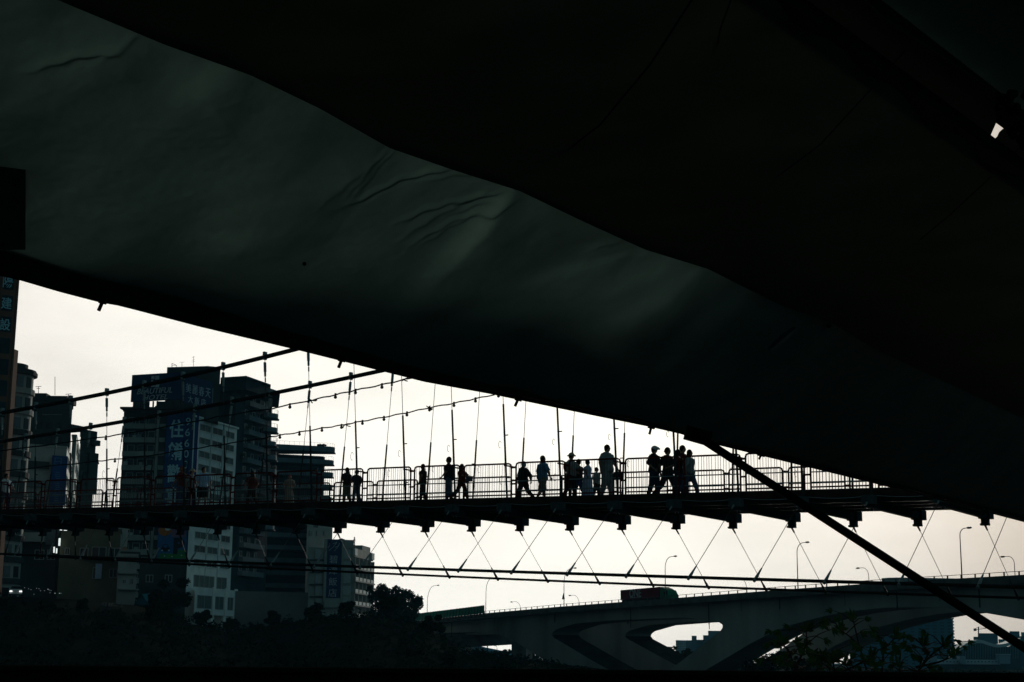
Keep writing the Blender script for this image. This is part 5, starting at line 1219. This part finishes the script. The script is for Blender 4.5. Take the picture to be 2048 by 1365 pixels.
def on_deck(px, w):
    p = Pn(px, 990, B(0, w), BV); q = p - B(0, w); n = q.dot(BD) / PL; return B(n, w, -.015)
def bag(side, m, back_=False, size=.13, name='bag'):
    def f(e, U, dz, J, AR, k, seg):
        mb = MB()
        if back_:
            c = V3(-.20, 0, 1.22) + dz; mb.ball(U(c), size * k * .75, size * k * 1.05, size * k * 1.5, 10, 8); mb.tube([U(c + V3(.02, .1, .18)), U(c + V3(.2, .12, .2)), U(c + V3(.33, .1, .02))], .018 * k, 5)
        else:
            c = AR[0 if side > 0 else 1][2] + dz + V3(0, .02 * side, -.2); mb.obox(U(c), (size * k, 0, 0), (0, .05 * k, 0), (0, 0, size * k * .8)).tube([U(c + V3(-.08, 0, .1)), U(c + V3(0, 0, .2)), U(c + V3(.08, 0, .1))], .012 * k, 5)
        mb.build(name, m, e, True, local=True)
    return f
person(10, 949, .6, 'person in a white shirt at the photo edge end of the footbridge', 1, 0, .2, (.4, -.3), (.6, .5), 'wcloth', 'navy')
person(362, 934, 1.0, 'person with reddish hair and a dark red top in front of the blue character banner', -1, .3, .15, (.3, -.1), (.5, .4), 'rcloth', 'jean', 'bob', 'hairr')
person(382, 938, .7, 'person in a pale bucket hat carrying a dark bag, beside the pale blue shirt', 1, 0, .22, (.5, -.2), (1.0, .3), 'gcloth', 'black', 'short', hat=('bucket', 'straw'), extra=bag(1, 'black'))
person(405, 936, .8, 'person in a loose pale blue shirt and dark shorts, past the bucket hat', 1, -.5, .2, (.2, -.2), (.3, .2), 'lblue', 'black', 'short', shorts=True, slim=1.08)
person(503, 943, 1.2, 'dim person in dark reddish clothes walking in front of the stepped tower', -1, 0, .25, (.3, -.3), (.3, .5), 'rcloth', 'black', 'long', 'hairb')
person(578, 951, .8, 'small person with a pinkish headscarf and long beige dress before the terrace block', 1, -1.2, .12, (.1, -.1), (.5, .5), 'beige', 'beige', 'bob', 'hairr', skirt=.78)
person(693, 937, .9, 'dark-clothed person looking down the bridge, first of the pair beside the sky edge', -1, 0, .12, (.1, -.1), (.4, 1.2), 'black', 'khaki', 'long', slim=1.1)
person(712.5, 941, .9, 'person with a light hood and backpack following the dark-clothed one', -1, 0, .16, (.2, -.1), (.6, .3), 'navy', 'jean', 'short', 'gcloth', extra=bag(1, 'black', True))
person(845, 930, .7, 'person standing with one hand on the hip and long hair, alone mid panel', -1, .5, .10, (.1, -.75), (.3, 1.7), 'black', 'black', 'long', sleeves=.3)
person(897, 916, 1.1, 'tall person with thick dark hair holding the railing, in jeans', -1, .5, .08, (.25, -.15), (.5, .25), 'black', 'jean', 'short', slim=1.08)
def box_(e, U, dz, J, AR, k, seg): MB().obox(U(V3(.36, 0, 1.02) + dz), (.12 * k, 0, 0), (0, .15 * k, 0), (0, 0, .10 * k)).build('carried_box', 'jean', e, local=True)
person(923, 928, .5, 'person carrying a pale box in front, close behind the tall one in jeans', 1, .2, .38, (.7, .6), (.8, .8), 'rcloth', 'black', 'bob', extra=box_)
person(1047, 923, 1.5, 'person in a dark hooded coat walking, first in the panel before the blue T-shirt', -1, 0, .35, (.1, -.5), (.2, .2), 'black', 'black', 'bob', hcol='gcloth', sleeves=.95, slim=1.12)
person(1085, 913, 2.0, 'person seen from behind in a blue T-shirt and knee-length shorts', 1, 1.0, .22, (-.15, .25), (.3, .3), 'blue', 'khaki', 'short', shorts=True, slim=1.12)
person(1142, 906, 1.0, 'person in a brimmed sun hat with a backpack, carrying a flat box', 1, .15, .2, (.6, .3), (.9, .7), 'gcloth', 'black', 'short', hat=('bucket', 'straw'), extra=bag(1, 'black', True), slim=1.05)
person(1157.5, 919, 1.6, 'dark-shirted shorter person just past the sun hat', -1, .3, .3, (.2, -.2), (.5, .7), 'black', 'navy', 'short')
person(1175, 921, 1.3, 'person in a long white dress with an elbow raised, between two dark figures', 1, .9, .08, (.2, -.9), (.8, 1.4), 'lblue', 'lblue', 'short', skirt=.80, slim=.95)
person(1193, 936, 1.8, 'small child in a grey top walking beside the tall man with the bag', 1, .2, .2, (.1, -.2), (.2, .2), 'gcloth', 'black', 'short')
person(1214.5, 892, .9, 'tallest walker, in a pale T-shirt with a shoulder strap, carrying a bag in one hand', 1, 0, .12, (.35, -.25), (.35, .2), 'gcloth', 'gcloth', 'short', extra=bag(1, 'black', size=.16), slim=1.2)
person(1309, 893, 1.5, 'person in a white baseball cap holding a drink, hand in front', 1, .1, .14, (.25, -.3), (1.5, 1.1), 'black', 'navy', 'short', hat=('cap', 'wcloth'), slim=1.08, sleeves=.6)
person(1336, 894, 1.8, 'person with a hair bun striding just past the white cap', 1, -.1, .42, (.3, -.35), (.9, .3), 'black', 'black', 'bun')
person(1357, 901, 1.3, 'dark figure half hidden by the green hanger rod, beside the hair bun', -1, .2, .12, (.3, -.2), (1.0, .3), 'black', 'navy', 'wide')
person(1366, 893, 2.4, 'taller dark-haired figure behind the hanger rod, touching heads with the grey jacket', 1, 0, .15, (.2, -.2), (.4, .4), 'rcloth', 'navy', 'short', slim=1.1)
person(1380, 899, 1.2, 'person in a pale grey jacket and jeans striding beyond the group, small bag in hand', 1, .1, .40, (-.25, -.15), (.2, .2), 'gcloth', 'jean', 'bob', sleeves=.85, extra=bag(1, 'black', size=.06))
# ================================================================ AWNING OVER THE VIEWER
HEM = [(-700, 345), (-300, 460), (-60, 528), (42, 553), (200, 595), (400, 645), (600, 694), (850, 757), (1030, 789), (1200, 824), (1280, 842), (1345, 858), (1420, 880), (1610, 928), (1800, 975), (2048, 1040), (2350, 1119), (2600, 1185)]
HZ = .98
hx = [h[0] for h in HEM]; hy = [h[1] for h in HEM]
def hem(px, dy=0, z=HZ):
    y = float(np.interp(px, hx, hy)); p = Pz(px, y, HZ); return p if not dy else P(px, y + dy, p.y)
AW = empty('awning', hem(700)); tag(AW, 'large dark tarpaulin awning sweeping over the whole upper half, with a black edge beam', 'awning')
# black edge beam
UPL = [(-700, 60), (-300, 395), (0, 487), (130, 530), (300, 566), (480, 620), (700, 682), (850, 722), (1000, 760), (1200, 800), (1420, 858), (1610, 905), (1800, 952), (2048, 1015), (2350, 1095), (2600, 1160)]
def upl(px): return float(np.interp(px, [u[0] for u in UPL], [u[1] for u in UPL]))
ns = list(range(-640, 2560, 40)); vs = []
for x in ns:
    a = hem(x); b = P(x, upl(x), a.y); n = Vector((.05, -.04, 0)) * .6; vs += [a, b, b - n, a - n]
k = k_hem = len(ns); fs = [(4 * i + q, 4 * i + 4 + q, 4 * i + 4 + (q + 1) % 4, 4 * i + (q + 1) % 4) for i in range(k - 1) for q in range(4)] + [(0, 1, 2, 3), tuple(4 * (k - 1) + q for q in (3, 2, 1, 0))]
wb(MB().add(vs, fs), 'edge_beam', 'beam', AW)
# pipe with pegs
PIPE = [(-60, 534), (42, 557), (120, 580), (200, 601), (240, 608), (400, 650), (600, 698), (850, 761), (980, 785), (1037, 797), (1185, 828), (1303, 852), (1372, 868), (1420, 884), (1610, 931), (1800, 978), (2048, 1043), (2300, 1110)]
pts = []
for i, (x, y) in enumerate(PIPE): a = hem(x); pts.append(P(x, y, a.y - .02))
wb(MB().tube(pts, .0062, 8), 'pipe', 'pole', AW, smooth=True)
for (x0, y0, x1, y1) in ((206, 601, 197, 622), (684, 718, 677, 736), (1037, 797, 1030, 813), (1303, 853, 1299, 869), (1523, 909, 1518, 919), (1968, 1022, 1964, 1033)):
    Y = hem(x0).y - .025; a, b = P(x0, y0, Y), P(x1, y1, Y); mb = MB().tube([a, b], .0055, 7); mb.tube([P(x0 - 7, y0 - 1, Y), P(x0 + 7, y0 + 2, Y)], .0105, 7); wb(mb, 'peg', 'pole', AW)
# translucent tarpaulin between the beam and the scalloped edge
EZ = 1.45
PAIR = [((-700, -330), (-1000, 150)), ((-80, -100), (-300, 420)), ((150, 0), (0, 500)), ((330, 76), (150, 548)), ((500, 137), (300, 580)), ((640, 205), (390, 606)), ((780, 285), (500, 640)), ((900, 327), (620, 672)), ((1040, 372), (740, 705)),
        ((1170, 435), (860, 736)), ((1290, 490), (980, 768)), ((1415, 529), (1100, 795)), ((1560, 602), (1240, 826)), ((1670, 642), (1340, 855)), ((1750, 692), (1450, 882)), ((1900, 762), (1640, 928)), ((2048, 832), (1850, 984)), ((2250, 930), (2100, 1046)), ((2500, 1050), (2400, 1125))]
def epoint(e): return Pz(e[0], e[1], EZ)
rows_ = []; NV = 26; U_ = 6
for i in range(len(PAIR) - 1):
    for j in range(U_ if i < len(PAIR) - 2 else U_ + 1):
        t = j / U_; e = epoint(PAIR[i][0]).lerp(epoint(PAIR[i + 1][0]), t)
        def lo(q): x, y = q; a = Pz(x, float(np.interp(x, hx, hy)), HZ); return P(x, y, a.y)
        l = lo(PAIR[i][1]).lerp(lo(PAIR[i + 1][1]), t); u = i + t; row = []
        for q in range(NV + 1):
            v = q / NV; p = l.lerp(e, v)
            sag = .055 * math.sin(PI * v) * (1 + .6 * math.sin(u * 1.25 + .4)) ; puck = .02 * math.sin(u * 2 * PI / 2.0 + 2.5 * v) * v * (1 - v) * 2
            p = p + Vector((.25, .35, 0)) * 0 + Vector((0, 0, -sag * .8 + puck)); row.append(p)
        rows_.append(row)
def wrinkle(p3, a, b, wd, amp, freq=1.0):
    """raised crease between two pixels of the photograph's canopy, added in the sheet's height"""
    x, y = proj(p3); ax, ay = a; bx, by = b; L = math.hypot(bx - ax, by - ay); ux, uy = (bx - ax) / L, (by - ay) / L
    s = (x - ax) * ux + (y - ay) * uy; d = -(x - ax) * uy + (y - ay) * ux + 5 * math.sin(s * .02) + 1.8 * math.sin(s * .11 + ax)
    if s < -30 or s > L + 10: return 0
    fade = min(1, (s + 30) / 60) * min(1, (L + 10 - s) / 40); return amp * fade * math.exp(-(d / wd) ** 2)
def grid_mesh(rows):
    nu, nv = len(rows), len(rows[0]); vs = [p for r in rows for p in r]
    return vs, [(i * nv + j, (i + 1) * nv + j, (i + 1) * nv + j + 1, i * nv + j + 1) for i in range(nu - 1) for j in range(nv - 1)]
vs, fs = grid_mesh(rows_); me = MB().add(vs, fs).mesh('t'); bm = bmesh.new(); bm.from_mesh(me)
bmesh.ops.subdivide_edges(bm, edges=bm.edges[:], cuts=5, use_grid_fill=True)
WR = [((700, 392), (905, 330), 4.5, .009), ((712, 398), (900, 338), 3.5, -.004), ((690, 380), (790, 285), 3.5, .006), ((702, 384), (800, 290), 3.5, .005), ((800, 440), (1010, 375), 4, .007), ((815, 446), (1015, 384), 3.5, -.004), ((835, 480), (1035, 385), 4, .007), ((850, 484), (1000, 405), 3.5, .004), ((900, 430), (1020, 392), 3, .004), ((60, 134), (240, 88), 4.5, .008), ((130, 128), (215, 100), 3.5, -.003), ((1180, 500), (1270, 478), 3.5, .004), ((1470, 600), (1530, 575), 3.5, .004), ((850, 360), (980, 345), 4, .005), ((810, 470), (990, 372), 5, .006), ((200, 110), (290, 65), 6, .005), ((640, 400), (770, 300), 5, .004)]
for v in bm.verts:
    x, y = proj(v.co)
    if -50 < x < 1600 and 20 < y < 640: v.co.z -= sum(wrinkle(v.co, *w_) for w_ in WR)
# big tension folds running down from the points where the sheet is tied
FOLDS = [((1036, 372), (800, 640), 26, 120, .062), ((1415, 529), (1130, 740), 22, 110, .055), ((1670, 642), (1400, 800), 20, 90, .05), ((780, 286), (500, 520), 60, 160, .030), ((500, 136), (150, 330), 70, 170, .040), ((330, 76), (-60, 240), 60, 140, .025), ((1900, 762), (1650, 860), 20, 80, .04), ((960, 560), (700, 660), 40, 90, .02), ((1290, 500), (960, 600), 12, 30, .012)]
def fold(x, y, a, b, wl, wr, amp):
    L = math.hypot(b[0] - a[0], b[1] - a[1]); ux, uy = (b[0] - a[0]) / L, (b[1] - a[1]) / L
    s = (x - a[0]) * ux + (y - a[1]) * uy; d = (x - a[0]) * uy - (y - a[1]) * ux
    if s < -20 or s > L * 1.25: return 0
    k = max(0, min(1, s / 90)) * max(0, 1 - s / (L * 1.25)) ** .7; sp = .35 + 1.1 * max(s, 0) / L
    return amp * k * (math.exp(-(d / (wl * sp)) ** 2) if d < 0 else math.exp(-(d / (wr * sp)) ** 2))
from mathutils import noise as mnoise
bm.verts.ensure_lookup_table(); eye_ = min(bm.verts, key=lambda v: (lambda q: (q[0] - 609) ** 2 + (q[1] - 517) ** 2)(proj(v.co)))
for v in bm.verts:
    x, y = proj(v.co)
    if -120 < x < 2100:
        v.co.z -= sum(fold(x, y, *w_) for w_ in FOLDS)
        if y < 700: v.co.z += .0022 * mnoise.noise(Vector((x / 60, y / 34, 0))) + .0011 * mnoise.noise(Vector((x / 15, y / 10, 3)))
EYE = eye_.co.copy(); bm.to_mesh(me); bm.free(); me.transform(Matrix.Translation(-parent_loc(AW)))
o = link_mesh('front_tarpaulin', me, 'tarp1', AW); me.shade_smooth()
wb(MB().tube([EYE * .996, EYE * .999], .006, 10), 'eyelet', 'beam', AW)
sd_ = o.modifiers.new('thick', 'SOLIDIFY'); sd_.thickness = .0015
# dark rolled hem along the scalloped edge
pts = []
for i in range(len(PAIR) - 1):
    a, b = epoint(PAIR[i][0]), epoint(PAIR[i + 1][0])
    for t in (0, .33, .66): pts.append(a.lerp(b, t) + Vector((0, 0, .008)))
wb(MB().tube(pts, .009, 7), 'rolled_hem', 'beam', AW, smooth=True)
# upper dark tarpaulin up to the first beam
BZ = 1.66
EB = [((-700, -330), (-300, -1350)), ((150, 0), (500, -800)), ((500, 137), (950, -430)), ((780, 285), (1250, -215)), ((1040, 372), (1555, 0)), ((1290, 490), (1760, 150)), ((1415, 529), (1850, 218)), ((1670, 642), (2048, 362)), ((1900, 762), (2300, 545)), ((2250, 930), (2700, 835)), ((2500, 1050), (2950, 1017))]
rows2 = []
ek = [e[0][0] for e in EB]
for i in range(len(PAIR) - 1):
    for j in range(6 if i < len(PAIR) - 2 else 7):
        t = j / 6; ex = PAIR[i][0][0] + (PAIR[i + 1][0][0] - PAIR[i][0][0]) * t
        e = epoint(PAIR[i][0]).lerp(epoint(PAIR[i + 1][0]), t); e = e * (1 - .008) - Vector((0, 0, .016)); row = []; u = i + t
        bx_ = float(np.interp(ex, ek, [q[1][0] for q in EB])); by_ = float(np.interp(ex, ek, [q[1][1] for q in EB])); b = Pz(bx_, by_, BZ)
        for q in range(31):
            v = q / 30; p = e.lerp(b, v); p.z -= .05 * math.sin(PI * v) * (1 + .5 * math.sin(u * 1.4)) - .006 * math.sin(u * 5 + v * 3) * v; row.append(p)
        rows2.append(row)
vs, fs = grid_mesh(rows2); o = wb(MB().add(vs, fs), 'rear_tarpaulin', 'tarp2', AW, smooth=True); sd_ = o.modifiers.new('thick', 'SOLIDIFY'); sd_.thickness = -.0015
# unseen sheet added above the front sheet to shade its far part
cov = [[p + Vector((-.03, .10, .30)) for p in r[6:]] for r in rows_[74:]]
vs, fs = grid_mesh(cov); wb(MB().add(vs, fs), 'unseen_cover_shade', 'tarp2', AW)
# beams
def bar(p0, p1, w_, z, name, m='beam', h=.05):
    a, b = Pz(*p0, z), Pz(*p1, z); d = (b - a).normalized(); s = d.cross(Vector((0, 0, 1))).normalized(); up_ = s.cross(d)
    return wb(MB().obox((a + b) / 2, (b - a) / 2, s * w_ / 2, up_ * h / 2), name, m, AW)
bar((500, -740), (2400, 607), .098, BZ + .02, 'main_beam'); 
STZ = BZ + .05
def strip_pt(x, y): return Pz(x, y, STZ)
# strip of tarpaulin between the two beams, open at one small gap
sa = [[(900, -470), (1010, -560)], [(1480, -60), (1640, -90)], [(1620, 40), (1760, 30)], [(1900, 232), (1990, 185)], [(1953, 268), (1992, 246.5)], [(1977, 281.5), (1992, 247)]]
vs = []; 
for l, h in sa: vs += [strip_pt(*l), strip_pt(*h)]
mb = MB().add(vs, [(2 * i, 2 * i + 2, 2 * i + 3, 2 * i + 1) for i in range(len(sa) - 1)]); o = wb(mb, 'strip_tarpaulin', 'tarp2', AW); o.modifiers.new('thick', 'SOLIDIFY').thickness = .002
sbv = [[(1977, 281.5), (1984, 300)], [(1990, 277.5), (1995, 300)]]
mb = MB().add([strip_pt(*p) for p in ((1977, 281.8), (1990, 277.5), (1994.5, 273), (1998, 265), (2006, 257.5), (2060, 262), (2300, 420), (2350, 620), (1990, 300), (1970, 290))], [tuple(range(10))]); o = wb(mb, 'strip_tarpaulin', 'tarp2', AW); o.modifiers.new('thick', 'SOLIDIFY').thickness = .002
bar((1180, -400), (2420, 536), .070, BZ + .13, 'upper_beam')
# seams and cords on the rear sheets
def cord(pts, z, r=.002, name='seam'):
    wb(MB().tube([Pz(x, y, z) for x, y in pts], r, 5), name, 'beam', AW)
cord([(1809, 103), (1782, 133)], STZ - .004); cord([(1741, 180), (1640, 290), (1560, 350), (1420, 505)], 1.50); cord([(1982, 354), (1900, 430), (1840, 480)], 1.50); cord([(2046, 290), (2020, 315)], STZ - .004); cord([(1462, 0), (1440, 60), (1428, 130)], 1.60, .0022); cord([(600, 0), (560, 70), (525, 125)], 1.49, .003); cord([(1390, -10), (1300, 130), (1200, 250), (1060, 360)], 1.47, .003)
# teal sheet beyond the upper beam
nu = 18; rows3 = []
for i in range(nu + 1):
    t = i / nu; a = (1150 + 1600 * t, -420 + 1196 * t); row = []
    for j in range(13):
        v = j / 12; x, y = a[0] + 900 * v, a[1] - 650 * v; p = Pz(x, min(y, 900), 1.9); p.z += .25 * v * v; row.append(p)
    rows3.append(row)
# leave the little gap of sky free
vs, fs = grid_mesh(rows3)
o = wb(MB().add(vs, fs), 'teal_tarpaulin', 'tarp3', AW, smooth=True); o.modifiers.new('thick', 'SOLIDIFY').thickness = .002
mb = MB(); q = [Pz(1855, -60, 2.3), Pz(1990, 150, 2.3), Pz(2050, 185, 2.3), Pz(2400, 250, 2.3), Pz(2400, -500, 2.3), Pz(1900, -500, 2.3)]  # unseen board added above the teal sheet to cast soft shade on it
mb.add(q + [p + Vector((0, 0, .02)) for p in q], [tuple(range(6)), tuple(range(6, 12))[::-1]] + [(i, 6 + i, 6 + (i + 1) % 6, (i + 1) % 6) for i in range(6)]); wb(mb, 'unseen_roof_shade', 'beam', AW)
# diagonal prop
a, b = P(1392, 871, 6.45), P(2120, 1342, 6.1); pr_ = wb(MB().tube([a, a.lerp(b, .5), b], [.0172] * 3, 16), 'prop_pole', 'pole', smooth=True)
tag(pr_, 'long slanting black pole crossing the picture from the awning edge down over the road bridge', 'pole')
wb(MB().obox(P(1396, 872, 6.5), (.055, .02, -.012), (0, .03, 0), (.006, 0, .026)), 'pole_bracket', 'beam', AW)
# rag bundles
def rags(lab, blobs, z, seed, vox=.006):
    rg = random.Random(seed); mb = MB(); c0_ = Pz(blobs[0][0], blobs[0][1], z)
    for x, y, r in blobs:
        c = Pz(x, y, z - rg.uniform(0, .02)); rr = r / 3150 * c.y
        for _ in range(4): mb.ball(c + Vector((rg.gauss(0, .3), rg.gauss(0, .3), rg.gauss(0, .3))) * rr, rr * rg.uniform(.5, .9), rr * rg.uniform(.5, .9), rr * rg.uniform(.4, .8), 7, 5)
    me = remeshed(mb, vox); e = link_mesh('rag_bundle', me, 'rag'); tag(e, lab, 'rags'); return e
rags('bundle of dark rags tied over the beam above the tiny bright gap', [(2010, 205, 18), (2030, 222, 18), (2045, 255, 22), (2020, 190, 14), (1996, 216, 11), (2024, 268, 15), (2052, 280, 20), (2060, 190, 20), (2005, 232, 9), (2018, 250, 8)], BZ - .06, 2)
rags('limp black rag caught on the scalloped tarpaulin edge', [(1640, 655, 9), (1650, 663, 7), (1632, 664, 7), (1658, 652, 6), (1625, 655, 5), (1656, 668, 4), (1644, 672, 5)], EZ - .02, 5, .004)
# crumpled pale fold of plastic beside it
mb = MB(); q = []
for i in range(9):
    t = i / 8; x, y = 1538 + 52 * t, 700 - 44 * t; wv = 5 + 5 * math.sin(PI * t); q.append((P(x - wv * .5, y - wv * .4, 6.4), P(x + 1, y + 1, 6.36), P(x + wv * .5, y + wv * .5, 6.42)))
vs = [p for t in q for p in t]; fs = [(3 * i + k, 3 * i + 3 + k, 3 * i + 4 + k, 3 * i + 1 + k) for i in range(8) for k in range(2)]
o = wb(MB().add(vs, fs), 'loose_fold', 'balb', AW); o.modifiers.new('thick', 'SOLIDIFY').thickness = .002
# dark box under the awning at the photo edge
mb = MB(); fr_ = [P(-120, 500, 3.6), P(51, 500, 3.6), P(51, 340, 3.6), P(-120, 318, 3.6)]; b = fr_[1]
mb.hexa([fr_[0], fr_[1], fr_[1] * 1.07, fr_[0] * 1.07], [fr_[3], fr_[2], fr_[2] * 1.07, fr_[3] * 1.07])
LB = wb(mb, 'speaker_box', 'speaker'); tag(LB, 'black square box hanging just above the awning edge beam at the photo edge', 'speaker')

# grommet dot
c = Pn(609, 517, Vector((0, 4.35, 0)), Vector((0, 1, 0))); 

# unseen board added along the outer awning edge, keeping low sky off the sheet
vs = []
for x in ns:
    a = hem(x); h = float(np.interp(x, [-640, 0, 500, 1000, 1600, 2500], [.05, .07, .22, .42, .60, .75])); o_ = Vector((-.82, .57, 0)) * .12
    zz_ = Vector((0, 0, .055)); vs += [a + o_ + zz_, a + o_ + Vector((0, 0, h)), a + o_ * 1.3 + Vector((0, 0, h)), a + o_ * 1.3 + zz_]
wb(MB().add(vs, [(4 * i + q, 4 * i + 4 + q, 4 * i + 4 + (q + 1) % 4, 4 * i + (q + 1) % 4) for i in range(k_hem - 1) for q in range(4)]), 'unseen_outer_shade', 'beam', AW)

# ================================================================ HAZE
HAZE_D = .00008
mb = MB(); x0, x1, y0, y1, z0, z1 = -1500, 1700, -60, 3200, -10.2, 160
mb.box(x0, x1, y0, y1, z0, z1); hz = mb.mesh('haze'); ho = bpy.data.objects.new('haze', hz); C.objects.link(ho); ho['kind'] = 'stuff'
hm = bpy.data.materials.new('haze_air'); hm.use_nodes = True; t = hm.node_tree; t.nodes.clear(); mo = t.nodes.new('ShaderNodeOutputMaterial'); pv = t.nodes.new('ShaderNodeVolumePrincipled')
pv.inputs['Color'].default_value = (.18, .6, .9, 1); pv.inputs['Density'].default_value = HAZE_D; pv.inputs['Anisotropy'].default_value = 0.0
t.links.new(pv.outputs[0], mo.inputs['Volume']); hz.materials.append(hm)
